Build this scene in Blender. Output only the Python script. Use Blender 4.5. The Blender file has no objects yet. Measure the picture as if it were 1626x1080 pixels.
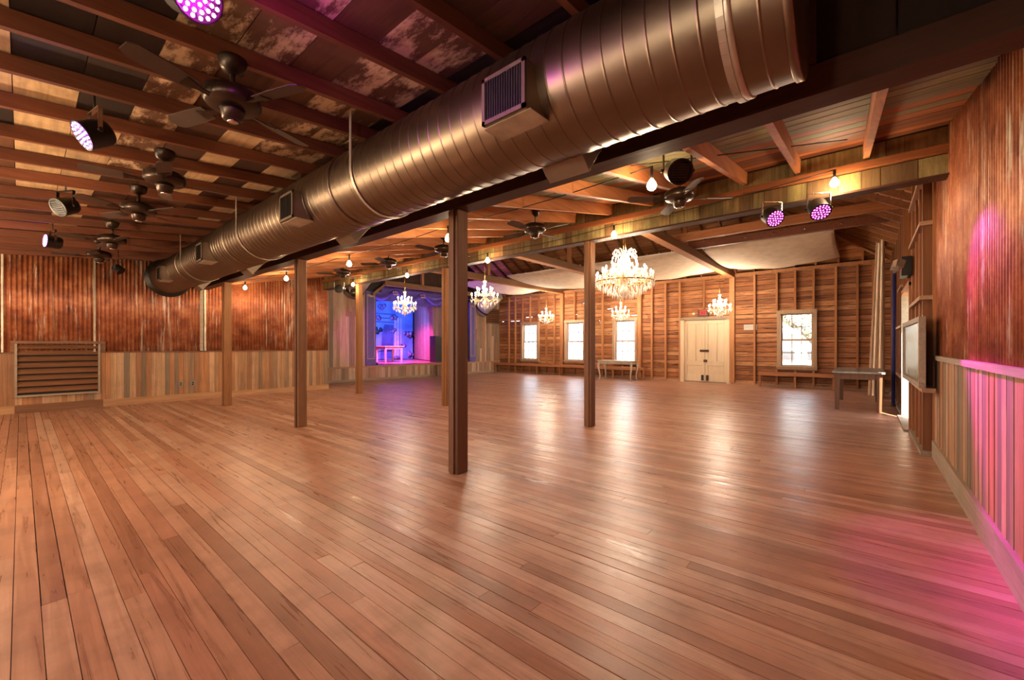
import bpy, math, random
from mathutils import Vector, Matrix
random.seed(7)
R = random.Random(11)
H = 1.3                     # camera height in metres; every layout number below is in units of H, z from the floor
sc = bpy.context.scene
COL = sc.collection

# ------------------------------------------------------------------ camera
cam_d = bpy.data.cameras.new('camera'); cam = bpy.data.objects.new('camera', cam_d); COL.objects.link(cam)
FPX = 662.0
cam_d.sensor_width = 36.0; cam_d.lens = 36.0 * FPX / 1626.0
cam_d.shift_y = 9.0 / 1626.0
cam_d.clip_start = 0.02; cam_d.clip_end = 300
YAW = math.degrees(math.atan2(0.647, 0.7623))
cam.location = (0, 0, H); cam.rotation_euler = (math.radians(90), 0, math.radians(YAW - 90))
sc.camera = cam
# ------------------------------------------------------------------ colour management
sc.view_settings.view_transform = 'Standard'; sc.view_settings.look = 'None'
sc.view_settings.gamma = 1.0; sc.view_settings.use_curve_mapping = False
sc.view_settings.exposure = 0.85
# ------------------------------------------------------------------ world and sun
w = bpy.data.worlds.new('world'); sc.world = w; w.use_nodes = True
bg = w.node_tree.nodes['Background']; bg.inputs[0].default_value = (0.80, 0.90, 1.0, 1); bg.inputs[1].default_value = 4.2
sun_d = bpy.data.lights.new('sun', 'SUN'); sun_d.energy = 30.0; sun_d.angle = 0.01; sun_d.color = (1.0, 0.93, 0.82)
sun = bpy.data.objects.new('sun', sun_d); COL.objects.link(sun)
sun.rotation_euler = Vector((0.878 * 0.656, 0.473 * 0.656, -0.755)).to_track_quat('-Z', 'Y').to_euler()
def portal(x, y, z, sx, sz, rot, energy=0.0, col=(0.85, 0.93, 1.0)):
    """daylight through a window opening"""
    d = bpy.data.lights.new('window_daylight', 'AREA'); d.shape = 'RECTANGLE'; d.size = sx * H; d.size_y = sz * H
    d.energy = energy; d.color = col
    if energy == 0: d.cycles.is_portal = True
    o = bpy.data.objects.new('window_daylight', d); COL.objects.link(o)
    o.location = (x * H, y * H, z * H); o.rotation_euler = rot
    return o
HALF = math.pi / 2
XB = 12.1                   # back wall plane
WINY = [(8.96, 9.76), (7.05, 7.85), (5.26, 6.06), (0.87, 1.665)]
for (a, b) in WINY:
    portal(XB + 0.16, (a + b) / 2, 1.14, 0.66, 1.25, (HALF, 0, HALF), 0)
ADDEDW = [(.3, 1.7), (2.5, 3.9), (4.7, 6.1), (6.9, 8.3)]      # unseen windows added behind the viewpoint to light the foreground
for (a, b) in ADDEDW:
    portal(-2.52, (a + b) / 2, 1.35, 1.4, 1.3, (HALF, 0, -HALF), 0)

# ------------------------------------------------------------------ materials
MAT = {}
def rgb(h):
    h = h.lstrip('#'); v = [int(h[i:i + 2], 16) / 255 for i in (0, 2, 4)]
    return tuple(((c / 12.92) if c <= 0.04045 else ((c + 0.055) / 1.055) ** 2.4) for c in v) + (1,)
def newmat(name):
    m = bpy.data.materials.new(name); m.use_nodes = True; MAT[name] = m
    nt = m.node_tree; p = nt.nodes['Principled BSDF']
    return m, nt, p
def N(nt, t, **kw):
    n = nt.nodes.new(t)
    for k, v in kw.items(): setattr(n, k, v)
    return n
def plain(name, col, rough=0.6, metal=0.0, spec=0.5, noise=0.12, scale=6.0, **kw):
    m, nt, p = newmat(name)
    c = rgb(col) if isinstance(col, str) else tuple(col) + (1,)
    tc = N(nt, 'ShaderNodeTexCoord'); nz = N(nt, 'ShaderNodeTexNoise'); nz.inputs['Scale'].default_value = scale; nz.inputs['Detail'].default_value = 5
    nt.links.new(tc.outputs['Object'], nz.inputs['Vector'])
    cr = N(nt, 'ShaderNodeValToRGB')
    lo = tuple(x * (1 - noise * 2) for x in c[:3]) + (1,); hi = tuple(min(1, x * (1 + noise * 2)) for x in c[:3]) + (1,)
    cr.color_ramp.elements[0].color = lo; cr.color_ramp.elements[1].color = hi
    cr.color_ramp.elements[0].position = 0.3; cr.color_ramp.elements[1].position = 0.7
    nt.links.new(nz.outputs[0], cr.inputs[0]); nt.links.new(cr.outputs[0], p.inputs['Base Color'])
    p.inputs['Roughness'].default_value = rough; p.inputs['Metallic'].default_value = metal
    p.inputs['Specular IOR Level'].default_value = spec
    for k, v in kw.items(): p.inputs[k].default_value = v
    return m
def emit(name, col, strength):
    m, nt, p = newmat(name)
    p.inputs['Base Color'].default_value = (0, 0, 0, 1)
    p.inputs['Emission Color'].default_value = tuple(col) + (1,); p.inputs['Emission Strength'].default_value = strength
    return m
def wood(name, cols, axis='Y', rough=0.65, grain=0.45, fine=14.0, along=0.7, patch=None, patch_amt=0.5, patch_scale=1.2,
         spec=0.3, bump=0.25, rough_var=0.0, streak=None, streak_at=0.62, coat=0.0):
    """board wood: one colour from cols for each object or mesh island, stretched grain, optional worn patches and streaks"""
    m, nt, p = newmat(name); L = nt.links.new
    tc = N(nt, 'ShaderNodeTexCoord'); oi = N(nt, 'ShaderNodeObjectInfo'); ge = N(nt, 'ShaderNodeNewGeometry')
    add = N(nt, 'ShaderNodeMath', operation='ADD'); L(oi.outputs['Random'], add.inputs[0]); L(ge.outputs['Random Per Island'], add.inputs[1])
    fr = N(nt, 'ShaderNodeMath', operation='FRACT'); L(add.outputs[0], fr.inputs[0])
    off = N(nt, 'ShaderNodeMath', operation='MULTIPLY'); L(fr.outputs[0], off.inputs[0]); off.inputs[1].default_value = 41.0
    va = N(nt, 'ShaderNodeVectorMath', operation='ADD'); L(tc.outputs['Object'], va.inputs[0]); L(off.outputs[0], va.inputs[1])
    mp = N(nt, 'ShaderNodeMapping'); L(va.outputs[0], mp.inputs['Vector'])
    s = [fine, fine, fine]; s['XYZ'.index(axis)] = along
    mp.inputs['Scale'].default_value = s
    nz = N(nt, 'ShaderNodeTexNoise'); nz.inputs['Scale'].default_value = 1.6; nz.inputs['Detail'].default_value = 7
    nz.inputs['Roughness'].default_value = 0.65; nz.inputs['Distortion'].default_value = 0.9
    L(mp.outputs[0], nz.inputs['Vector'])
    ramp = N(nt, 'ShaderNodeValToRGB'); cr = ramp.color_ramp
    cs = [rgb(c) for c in cols]
    while len(cr.elements) < len(cs): cr.elements.new(0.5)
    for i, c in enumerate(cs):
        cr.elements[i].position = i / max(1, len(cs)); cr.elements[i].color = c
    cr.interpolation = 'CONSTANT' if len(cs) > 3 else 'LINEAR'
    L(fr.outputs[0], ramp.inputs[0])
    gr = N(nt, 'ShaderNodeMapRange'); gr.inputs['From Min'].default_value = 0.32; gr.inputs['From Max'].default_value = 0.68
    gr.inputs['To Min'].default_value = 1 - grain; gr.inputs['To Max'].default_value = 1 + grain * 0.55
    L(nz.outputs[0], gr.inputs[0])
    mul = N(nt, 'ShaderNodeMix', data_type='RGBA', blend_type='MULTIPLY'); mul.inputs[0].default_value = 1.0
    L(ramp.outputs[0], mul.inputs[6]); L(gr.outputs[0], mul.inputs[7])
    col = mul.outputs[2]
    if patch is not None:
        n2 = N(nt, 'ShaderNodeTexNoise'); n2.inputs['Scale'].default_value = patch_scale; n2.inputs['Detail'].default_value = 6; n2.inputs['Roughness'].default_value = 0.6
        L(tc.outputs['Object'], n2.inputs['Vector'])
        r2 = N(nt, 'ShaderNodeMapRange'); r2.inputs['From Min'].default_value = 0.45; r2.inputs['From Max'].default_value = 0.72
        r2.inputs['To Min'].default_value = 0; r2.inputs['To Max'].default_value = patch_amt
        L(n2.outputs[0], r2.inputs[0])
        mx = N(nt, 'ShaderNodeMix', data_type='RGBA'); L(r2.outputs[0], mx.inputs[0]); L(col, mx.inputs[6]); mx.inputs[7].default_value = rgb(patch)
        col = mx.outputs[2]
    if streak is not None:
        n3 = N(nt, 'ShaderNodeTexNoise'); n3.inputs['Scale'].default_value = 0.9; n3.inputs['Detail'].default_value = 8; n3.inputs['Roughness'].default_value = 0.75
        L(mp.outputs[0], n3.inputs['Vector'])
        r3 = N(nt, 'ShaderNodeMapRange'); r3.inputs['From Min'].default_value = streak_at - 0.04; r3.inputs['From Max'].default_value = streak_at + 0.06
        L(n3.outputs[0], r3.inputs[0])
        mx = N(nt, 'ShaderNodeMix', data_type='RGBA'); L(r3.outputs[0], mx.inputs[0]); L(col, mx.inputs[6]); mx.inputs[7].default_value = rgb(streak)
        col = mx.outputs[2]
    L(col, p.inputs['Base Color'])
    p.inputs['Roughness'].default_value = rough; p.inputs['Specular IOR Level'].default_value = spec
    if coat: p.inputs['Coat Weight'].default_value = coat; p.inputs['Coat Roughness'].default_value = 0.25
    if rough_var:
        rr = N(nt, 'ShaderNodeMapRange'); rr.inputs['From Min'].default_value = 0.3; rr.inputs['From Max'].default_value = 0.7
        rr.inputs['To Min'].default_value = rough - rough_var; rr.inputs['To Max'].default_value = rough + rough_var
        L(nz.outputs[0], rr.inputs[0]); L(rr.outputs[0], p.inputs['Roughness'])
    bp = N(nt, 'ShaderNodeBump'); bp.inputs['Strength'].default_value = bump; bp.inputs['Distance'].default_value = 0.004
    L(nz.outputs[0], bp.inputs['Height']); L(bp.outputs[0], p.inputs['Normal'])
    return m
def rust(name, zdir=True):
    m, nt, p = newmat(name); L = nt.links.new
    tc = N(nt, 'ShaderNodeTexCoord'); oi = N(nt, 'ShaderNodeObjectInfo')
    off = N(nt, 'ShaderNodeMath', operation='MULTIPLY'); L(oi.outputs['Random'], off.inputs[0]); off.inputs[1].default_value = 31
    va = N(nt, 'ShaderNodeVectorMath', operation='ADD'); L(tc.outputs['Object'], va.inputs[0]); L(off.outputs[0], va.inputs[1])
    n1 = N(nt, 'ShaderNodeTexNoise'); n1.inputs['Scale'].default_value = 3.5; n1.inputs['Detail'].default_value = 9; n1.inputs['Roughness'].default_value = 0.7
    L(va.outputs[0], n1.inputs['Vector'])
    cr = N(nt, 'ShaderNodeValToRGB'); e = cr.color_ramp
    e.elements[0].position = 0.28; e.elements[0].color = rgb('#5e2e1d'); e.elements[1].position = 0.72; e.elements[1].color = rgb('#c58558')
    x = e.elements.new(0.5); x.color = rgb('#9c5836')
    L(n1.outputs[0], cr.inputs[0])
    mp = N(nt, 'ShaderNodeMapping'); mp.inputs['Scale'].default_value = (7, 7, 0.55); L(va.outputs[0], mp.inputs['Vector'])
    n2 = N(nt, 'ShaderNodeTexNoise'); n2.inputs['Scale'].default_value = 2.2; n2.inputs['Detail'].default_value = 10; n2.inputs['Roughness'].default_value = 0.72
    L(mp.outputs[0], n2.inputs['Vector'])
    tw = N(nt, 'ShaderNodeMath', operation='MULTIPLY_ADD'); L(oi.outputs['Random'], tw.inputs[0]); tw.inputs[1].default_value = 0.14; tw.inputs[2].default_value = -0.05
    sm = N(nt, 'ShaderNodeMath', operation='ADD'); L(n2.outputs[0], sm.inputs[0]); L(tw.outputs[0], sm.inputs[1])
    r2 = N(nt, 'ShaderNodeMapRange'); r2.inputs['From Min'].default_value = 0.58; r2.inputs['From Max'].default_value = 0.70; L(sm.outputs[0], r2.inputs[0])
    mx = N(nt, 'ShaderNodeMix', data_type='RGBA'); L(r2.outputs[0], mx.inputs[0]); L(cr.outputs[0], mx.inputs[6]); mx.inputs[7].default_value = rgb('#d8c6ae')
    L(mx.outputs[2], p.inputs['Base Color'])
    p.inputs['Roughness'].default_value = 0.5; p.inputs['Metallic'].default_value = 0.25
    return m

wood('floor_wood', ['#a97a60', '#a07056', '#b0856c', '#94664e', '#a6745c', '#b48c74'], 'Y', rough=0.35, grain=0.26, fine=17, along=0.8, patch='#6d4a3a', patch_amt=0.5, patch_scale=3.4, spec=0.5, bump=0.22, rough_var=0.13)
wood('wainscot', ['#b08a66', '#a27a56', '#8f7257', '#b7906e', '#7d6a56', '#a8754e', '#94694a'], 'Z', grain=0.35, rough=0.7, patch='#6d5a49', patch_amt=0.35, patch_scale=3)
wood('stage_plank', ['#b09078', '#a08068', '#8f7460', '#b89c84', '#9c7458', '#85705f'], 'Z', grain=0.3, rough=0.7)
wood('joist_wood', ['#693a24', '#5c321f', '#734129'], 'X', grain=0.3, rough=0.6, fine=12)
wood('porch_joist', ['#a8683f', '#96592f', '#b5784c'], 'X', grain=0.3, rough=0.6, fine=12)
wood('deck_dark', ['#2a1d17', '#30221b', '#251a15'], 'Y', grain=0.3, rough=0.7, fine=8)
wood('deck_brown', ['#4d3122', '#573826', '#452b1e', '#5d3d28'], 'Y', grain=0.35, rough=0.7, fine=8)
wood('deck_peel', ['#5a3d2c', '#62432f'], 'Y', grain=0.25, rough=0.7, fine=6, along=2.2, streak='#c4a684', streak_at=0.52)
wood('deck_pale', ['#c8a77c', '#b99a76', '#ccb08b'], 'Y', grain=0.3, rough=0.7, fine=9, patch='#6b4c35', patch_amt=0.5, patch_scale=4)
wood('porch_green', ['#8f8a62', '#827e58', '#989070', '#77745a', '#86815f'], 'Y', grain=0.3, rough=0.7, fine=10, patch='#5d5340', patch_amt=0.5, patch_scale=2)
wood('porch_orange', ['#8f5230', '#7d4628', '#9c5d36', '#6f432c'], 'Y', grain=0.4, rough=0.65, fine=10)
wood('dark_beam_wood', ['#3d2619', '#46291b'], 'Y', grain=0.25, rough=0.6)
wood('header_dark', ['#2c1a12', '#331f15', '#26170f', '#38210f'], 'Z', grain=0.3, rough=0.7)
wood('green_plank', ['#85794a', '#766a42', '#8f7a4c', '#6b5433', '#7d5c38', '#94885a', '#5f4a2e'], 'Z', grain=0.5, rough=0.7, fine=9, patch='#5a4128', patch_amt=0.6, patch_scale=5, streak='#5d4026', streak_at=0.60)
wood('ledger_wood', ['#a5683c', '#8d5530'], 'Y', grain=0.3)
wood('post_wood', ['#6e4b33', '#7c5638', '#65432c'], 'Z', grain=0.3, rough=0.55, streak='#4b3020', streak_at=0.66)
wood('post_warm', ['#94663d', '#8a5c35'], 'Z', grain=0.3, rough=0.55)
wood('siding', ['#a8704a', '#99643f', '#b27a50', '#8d5a39', '#a3683f', '#b98458'], 'Y', grain=0.5, rough=0.7, fine=10, along=0.9, streak='#3f2717', streak_at=0.60, bump=0.5)
wood('stud', ['#ab7145', '#9d663e', '#b27b50'], 'Z', grain=0.25, rough=0.65)
wood('tie_beam', ['#8f6747', '#7d5a40'], 'X', grain=0.25, rough=0.6)
wood('rafter', ['#96683f', '#a27046', '#87593a'], 'X', grain=0.3)
wood('lath', ['#b87e54', '#aa7147', '#c28a5e', '#996440', '#b27648'], 'Y', grain=0.4, streak='#2b1a10', streak_at=0.6)
wood('roof_dark', ['#2a1a11', '#332015'], 'Y', grain=0.3)
wood('bench_wood', ['#a86e46', '#9c643d'], 'Y', grain=0.25)
wood('base_wood', ['#a87c58', '#b1865f'], 'X', grain=0.3, rough=0.65)
wood('base_dark', ['#7c5436', '#75503a'], 'X', grain=0.3)
wood('base_grey', ['#a3917c', '#978571'], 'X', grain=0.25, patch='#7d6a58', patch_amt=0.4, patch_scale=4)
wood('stud_dark', ['#8a5a37', '#7b4e2e', '#955f38'], 'Z', grain=0.35)
wood('shelf_wood', ['#b39074', '#a98466'], 'X', grain=0.25)
wood('vent_slat', ['#6f4a30', '#7b5034', '#664229'], 'X', grain=0.3, rough=0.55)
wood('white_wood', ['#d9c4a6', '#d2bb9b'], 'Z', grain=0.10, rough=0.5, streak='#8e6c4c', streak_at=0.72)
wood('window_wood', ['#b4977a', '#a98c70'], 'Z', grain=0.18)
wood('table_dark', ['#6b432c', '#60402a'], 'Z', grain=0.25, rough=0.45)
wood('table_top', ['#8f8478', '#857a70'], 'X', grain=0.2, rough=0.35)
wood('table_white', ['#ccc3ae', '#c4baa4'], 'Z', grain=0.12, rough=0.4)
wood('sign_wood', ['#6f5a32'], 'Y', grain=0.3)
rust('rust')
plain('galv', '#b7ab98', 0.4, 0.7)
plain('duct_metal', (0.20, 0.145, 0.10), 0.37, 1.0, noise=0.06, scale=3)
plain('duct_box', (0.25, 0.19, 0.14), 0.45, 0.8, noise=0.06)
plain('grille_dark', '#15110e', 0.6)
plain('black', '#14110f', 0.45)
plain('black_metal', '#2a231e', 0.38, 0.5)
plain('bronze', '#3a2c22', 0.32, 0.7)
plain('chrome', '#c7c2ba', 0.2, 1.0)
plain('blade', '#3d2a1f', 0.55)
plain('wire', '#1a1512', 0.6)
plain('gold', '#c79a5a', 0.25, 1.0)
plain('crystal', '#fff6ea', 0.08, 0.0, noise=0.0)
MAT['crystal'].node_tree.nodes['Principled BSDF'].inputs['Transmission Weight'].default_value = 0.45
plain('candle', '#f4e6cc', 0.5, noise=0.02)
emit('bulb_glow', (1.0, 0.72, 0.40), 60)
emit('edison_glow', (1.0, 0.66, 0.30), 70)
emit('led_magenta', (1.0, 0.10, 0.75), 5)
emit('led_violet', (0.45, 0.12, 1.0), 22)
emit('led_pinkwhite', (1.0, 0.45, 1.0), 30)
plain('lens_dark', '#1b1418', 0.15)
plain('lens_magenta', '#5a0f4a', 0.2)
plain('cloth_cream', '#c9b59c', 0.85, noise=0.05)
plain('cloth_curtain', '#d9c0a4', 0.85, noise=0.05)
plain('cloth_tan', '#8b6a55', 0.85, noise=0.08)
plain('cloth_purple', '#5c4aa8', 0.8, noise=0.08)
plain('flat_purple', '#5a4a86', 0.7, noise=0.06)
plain('cloth_blue', '#2c2f6e', 0.8)
plain('gold_paint', '#c0a060', 0.5, noise=0.05)
plain('mural_sky', '#5f97c4', 0.8, noise=0.18, scale=1.2)
plain('mural_deep', '#37597d', 0.8, noise=0.2, scale=2)
plain('mural_pale', '#a8c2d8', 0.8, noise=0.12)
plain('mural_cloud', '#7d86a0', 0.8, noise=0.15)
plain('mural_tree', '#1d4a3c', 0.8, noise=0.3, scale=20)
plain('plate_white', '#e8e2d6', 0.4, noise=0.02)
plain('outlet_grey', '#8a8378', 0.4)
plain('pipe_grey', '#a89c92', 0.55, 0.2, noise=0.05)
plain('latch', '#3c2a1c', 0.45, 0.4)
plain('exit_box', '#4b4138', 0.5)
emit('exit_red', (1.0, 0.06, 0.04), 0.55)
plain('exit_letter', '#3a1512', 0.5)
plain('letter_white', '#d8cba8', 0.6)
plain('glass_board', '#7f806c', 0.25, noise=0.15, scale=5)
plain('wall_core', '#4a3222', 0.8)
plain('ground', '#b0a890', 0.9)
plain('house_white', '#e6e2d8', 0.8)
plain('house_dark', '#3a3c40', 0.5)
plain('house_red', '#a03028', 0.6)
plain('bark', '#5c5048', 0.9)
plain('leaf', '#6d7a55', 0.8)
def glass():
    m, nt, p = newmat('glass'); L = nt.links.new
    tr = N(nt, 'ShaderNodeBsdfTransparent'); tr.inputs[0].default_value = (0.97, 0.98, 1.0, 1)
    gl = N(nt, 'ShaderNodeBsdfGlossy'); gl.inputs['Roughness'].default_value = 0.02
    mx = N(nt, 'ShaderNodeMixShader'); mx.inputs[0].default_value = 0.06
    L(tr.outputs[0], mx.inputs[1]); L(gl.outputs[0], mx.inputs[2]); L(mx.outputs[0], nt.nodes['Material Output'].inputs[0])
    nt.nodes.remove(p)
glass()
m, nt, p = newmat('bulb_glass')
p.inputs['Base Color'].default_value = (1, .9, .75, 1); p.inputs['Emission Color'].default_value = (1.0, 0.62, 0.28, 1); p.inputs['Emission Strength'].default_value = 45

# ------------------------------------------------------------------ mesh helpers (units of H unless said otherwise)
def world_loc(o):
    v = Vector((0, 0, 0))
    while o is not None: v = v + o.location; o = o.parent
    return v
class MB:
    def __init__(s): s.v = []; s.f = []; s.sm = []
    def add(s, vs, fs, smooth=False):
        b = len(s.v); s.v += [tuple(v) for v in vs]
        for f in fs: s.f.append(tuple(i + b for i in f)); s.sm.append(smooth)
        return s
    def hexa(s, p):      # p: four lower points counter-clockwise, then the four above them
        return s.add(p, [(3, 2, 1, 0), (4, 5, 6, 7), (0, 1, 5, 4), (1, 2, 6, 5), (2, 3, 7, 6), (3, 0, 4, 7)])
    def box(s, x0, x1, y0, y1, z0, z1):
        return s.hexa([(x0, y0, z0), (x1, y0, z0), (x1, y1, z0), (x0, y1, z0), (x0, y0, z1), (x1, y0, z1), (x1, y1, z1), (x0, y1, z1)])
    def bar(s, a, b, wx, wz, up=(0, 0, 1)):      # square bar between two points
        a, b = Vector(a), Vector(b); d = (b - a).normalized(); u = Vector(up)
        r = d.cross(u).normalized(); u = r.cross(d).normalized()
        r *= wx / 2; u *= wz / 2
        q = lambda c: [c - r - u, c + r - u, c + r + u, c - r + u]
        A, B = q(a), q(b)
        return s.add(A + B, [(0, 1, 2, 3), (7, 6, 5, 4), (0, 4, 5, 1), (1, 5, 6, 2), (2, 6, 7, 3), (3, 7, 4, 0)])
    def tube(s, pts, r, n=8, cap=True):
        pts = [Vector(p) for p in pts]; rs = r if isinstance(r, (list, tuple)) else [r] * len(pts)
        vs = []; prev = None
        for i, p in enumerate(pts):
            d = (pts[min(i + 1, len(pts) - 1)] - pts[max(i - 1, 0)]).normalized()
            if prev is None:
                u = Vector((0, 0, 1)) if abs(d.z) < 0.9 else Vector((1, 0, 0)); a = d.cross(u).normalized()
            else:
                a = (prev - d * prev.dot(d)).normalized()
            prev = a; b = d.cross(a)
            for k in range(n):
                t = 2 * math.pi * k / n; vs.append(p + (a * math.cos(t) + b * math.sin(t)) * rs[i])
        fs = []
        for i in range(len(pts) - 1):
            for k in range(n):
                k2 = (k + 1) % n; fs.append((i * n + k, i * n + k2, (i + 1) * n + k2, (i + 1) * n + k))
        s.add(vs, fs, True)
        if cap:
            b = len(s.v) - len(vs)
            s.f.append(tuple(b + k for k in reversed(range(n)))); s.sm.append(False)
            s.f.append(tuple(b + (len(pts) - 1) * n + k for k in range(n))); s.sm.append(False)
        return s
    def lathe(s, prof, c=(0, 0, 0), n=16, axis='Z', smooth=True):   # prof: (radius, height) pairs
        vs = []; fs = []
        for (r, z) in prof:
            for k in range(n):
                t = 2 * math.pi * k / n; a, b = r * math.cos(t), r * math.sin(t)
                v = (a, b, z) if axis == 'Z' else ((a, z, b) if axis == 'Y' else (z, a, b))
                vs.append((v[0] + c[0], v[1] + c[1], v[2] + c[2]))
        for i in range(len(prof) - 1):
            for k in range(n):
                k2 = (k + 1) % n; fs.append((i * n + k, i * n + k2, (i + 1) * n + k2, (i + 1) * n + k))
        fs.append(tuple(reversed(range(n)))); fs.append(tuple((len(prof) - 1) * n + k for k in range(n)))
        return s.add(vs, fs, smooth)
    def prism(s, poly, d):           # poly: 3-D points of a flat outline, d: extrusion vector
        n = len(poly); d = Vector(d); top = [tuple(Vector(p) + d) for p in poly]
        return s.add(list(poly) + top, [tuple(reversed(range(n))), tuple(range(n, 2 * n))] + [(i, (i + 1) % n, n + (i + 1) % n, n + i) for i in range(n)])
    def grid(s, fn, nu, nv, smooth=True):
        vs = [fn(i / nu, j / nv) for j in range(nv + 1) for i in range(nu + 1)]
        fs = [(j * (nu + 1) + i, j * (nu + 1) + i + 1, (j + 1) * (nu + 1) + i + 1, (j + 1) * (nu + 1) + i) for j in range(nv) for i in range(nu)]
        return s.add(vs, fs, smooth)
    def build(s, name, mat, parent=None, local=False, bevel=0.0):
        off = Vector((0, 0, 0)) if (local or parent is None) else world_loc(parent)
        me = bpy.data.meshes.new(name)
        me.from_pydata([Vector(v) * H - off for v in s.v], [], s.f)
        me.polygons.foreach_set('use_smooth', s.sm)
        me.materials.append(MAT[mat]); me.update()
        o = bpy.data.objects.new(name, me); COL.objects.link(o)
        if parent is not None: o.parent = parent
        if bevel:
            b = o.modifiers.new('bevel', 'BEVEL'); b.width = bevel; b.segments = 1; b.limit_method = 'ANGLE'
        return o
def tag(o, label=None, cat=None, group=None, kind=None):
    if label: o['label'] = label
    if cat: o['category'] = cat
    if group: o['group'] = group
    if kind: o['kind'] = kind
    return o
def thing(name, label, cat, loc=(0, 0, 0), group=None, kind=None, rz=0.0):
    o = bpy.data.objects.new(name, None); COL.objects.link(o); o.empty_display_size = 0.1
    o.location = Vector(loc) * H; o.rotation_euler = (0, 0, rz)
    return tag(o, label, cat, group, kind)
def dup(root, loc, rz=0.0, label=None, parent=None):
    r = root.copy(); COL.objects.link(r)
    if parent is None: r.location = Vector(loc) * H; r.rotation_euler = (0, 0, rz)
    if label: r['label'] = label
    for ch in list(root.children):
        c = ch.copy(); COL.objects.link(c); c.parent = r
        for g in list(ch.children):
            d = g.copy(); COL.objects.link(d); d.parent = c
    return r
def solid(name, mat, parent, x0, x1, y0, y1, z0, z1, bevel=0.0):
    return MB().box(x0, x1, y0, y1, z0, z1).build(name, mat, parent, bevel=bevel)
def lamp(parent, loc, energy, col, radius=0.05, spot=None, aim=None, blend=0.4, name='lamp_light'):
    d = bpy.data.lights.new(name, 'SPOT' if spot else 'POINT'); d.energy = energy; d.color = col; d.shadow_soft_size = radius
    o = bpy.data.objects.new(name, d); COL.objects.link(o)
    if spot:
        d.spot_size = math.radians(spot); d.spot_blend = blend
        o.rotation_euler = (Vector(aim) - Vector(loc)).to_track_quat('-Z', 'Y').to_euler()
    o.location = Vector(loc) * H - (world_loc(parent) if parent else Vector((0, 0, 0)))
    if parent: o.parent = parent
    return o
def cells(y0, y1, z0, z1, holes):
    """rectangles that tile [y0,y1]x[z0,z1] without the holes"""
    ys = sorted({y0, y1} | {min(max(v, y0), y1) for h in holes for v in h[:2]}); zs = sorted({z0, z1} | {min(max(v, z0), z1) for h in holes for v in h[2:]})
    out = []
    for a, b in zip(ys, ys[1:]):
        run = None
        for c, d in zip(zs, zs[1:]):
            inside = any(h[0] <= (a + b) / 2 <= h[1] and h[2] <= (c + d) / 2 <= h[3] for h in holes)
            if inside:
                if run: out.append((a, b) + run); run = None
            else: run = (run[0], d) if run else (c, d)
        if run: out.append((a, b) + run)
    return out

XR = -2.4                    # rear wall, behind the camera
YL, YS, YRW = 9.55, 10.9, -0.47   # left wall, stage wall, right wall
X1, X2 = 2.24, 4.58          # the two rows of posts
def deck_left(x): return 2.42 + 0.095 * x
def deck_porch(x): return 2.20 + 0.205 * (x - X1)

# ================================================================== FLOOR
floor = tag(solid('floor', 'wall_core', None, XR, XB + .1, -0.75, YS + .1, -0.12, -0.022), kind='structure')
fw = 0.07; ids = 0; far = MB(); nparts = 0
strip = []
x = XR
while x < XB - 0.001:
    strip.append((x, min(x + fw, XB))); x += fw
near = []; rest = []
for (a, b) in strip:
    y = -0.5 - R.uniform(0, 2.6)
    while y < YS:
        y2 = y + R.uniform(2.6, 4.4)
        if YS - y2 < 0.7: y2 = YS
        if y2 > -0.5:
            (near if (a > -0.36 and a < 5.4) else rest).append((a, b, max(y, -0.5), min(y2, YS)))
        y = y2
near.sort(key=lambda t: (t[0] + 0.0) ** 2 + max(0, t[2]) ** 2)
rest += near[300:]; near = near[:300]
def plank_box(mb, a, b, y0, y1):
    g = 0.0011 if R.random() < 0.8 else 0.0024; dz = R.uniform(-0.0006, 0.0004)
    t = R.uniform(-.0007, .0007); c, d = y0 + .0008, y1 - .0008
    return mb.hexa([(a + g, c, -.02), (b - g, c, -.02), (b - g, d, -.02), (a + g, d, -.02), (a + g, c, dz + t), (b - g, c, dz - t), (b - g, d, dz - t), (a + g, d, dz + t)])
for t in near: plank_box(MB(), *t).build('floor_plank', 'floor_wood', floor)
for t in rest: plank_box(far, *t)
tag(far.build('floor_planks_far', 'floor_wood', floor), kind='stuff')

# ================================================================== LEFT WALL (rust sheets over plank wainscot)
wl = tag(solid('wall_left', 'wall_core', None, XR, X2 + .06, YL + .04, YL + .14, -0.02, 2.95), kind='structure')
def corrugated(mb, a, b, z0, z1, y, amp=0.0095, pitch=0.052, axis='X', flip=1):
    n = max(8, int((b - a) / pitch * 8)); vs = []
    for i in range(n + 1):
        t = a + (b - a) * i / n; o = y - flip * amp * math.cos(2 * math.pi * t / pitch)
        for z in (z0, z1): vs.append((t, o, z))
    for i in range(n + 1):
        t = a + (b - a) * i / n; o = y + flip * 0.003 - flip * amp * math.cos(2 * math.pi * t / pitch)
        for z in (z0, z1): vs.append((t, o, z))
    k = 2 * (n + 1); fs = []
    for i in range(n):
        j = 2 * i; fs.append((j, j + 2, j + 3, j + 1)); fs.append((k + j + 1, k + j + 3, k + j + 2, k + j)); fs.append((j, k + j, k + j + 2, j + 2)); fs.append((j + 1, j + 3, k + j + 3, k + j + 1))
    return mb.add(vs, fs, True)
seams = [-2.4, -1.9, -1.41, -0.92, -0.42, -0.17, .32, .79, 1.27, 1.77, 2.20]
for a, b in zip(seams, seams[1:]):
    corrugated(MB(), a - .012, b + .012, 0.885 + R.uniform(-.01, .01), 2.6, YL + .013 + R.uniform(-.006, .006)).build('corrugated_sheet', 'rust', wl)
seams = [2.29, 2.72, 3.20, 3.66, 4.12, 4.62]
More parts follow.
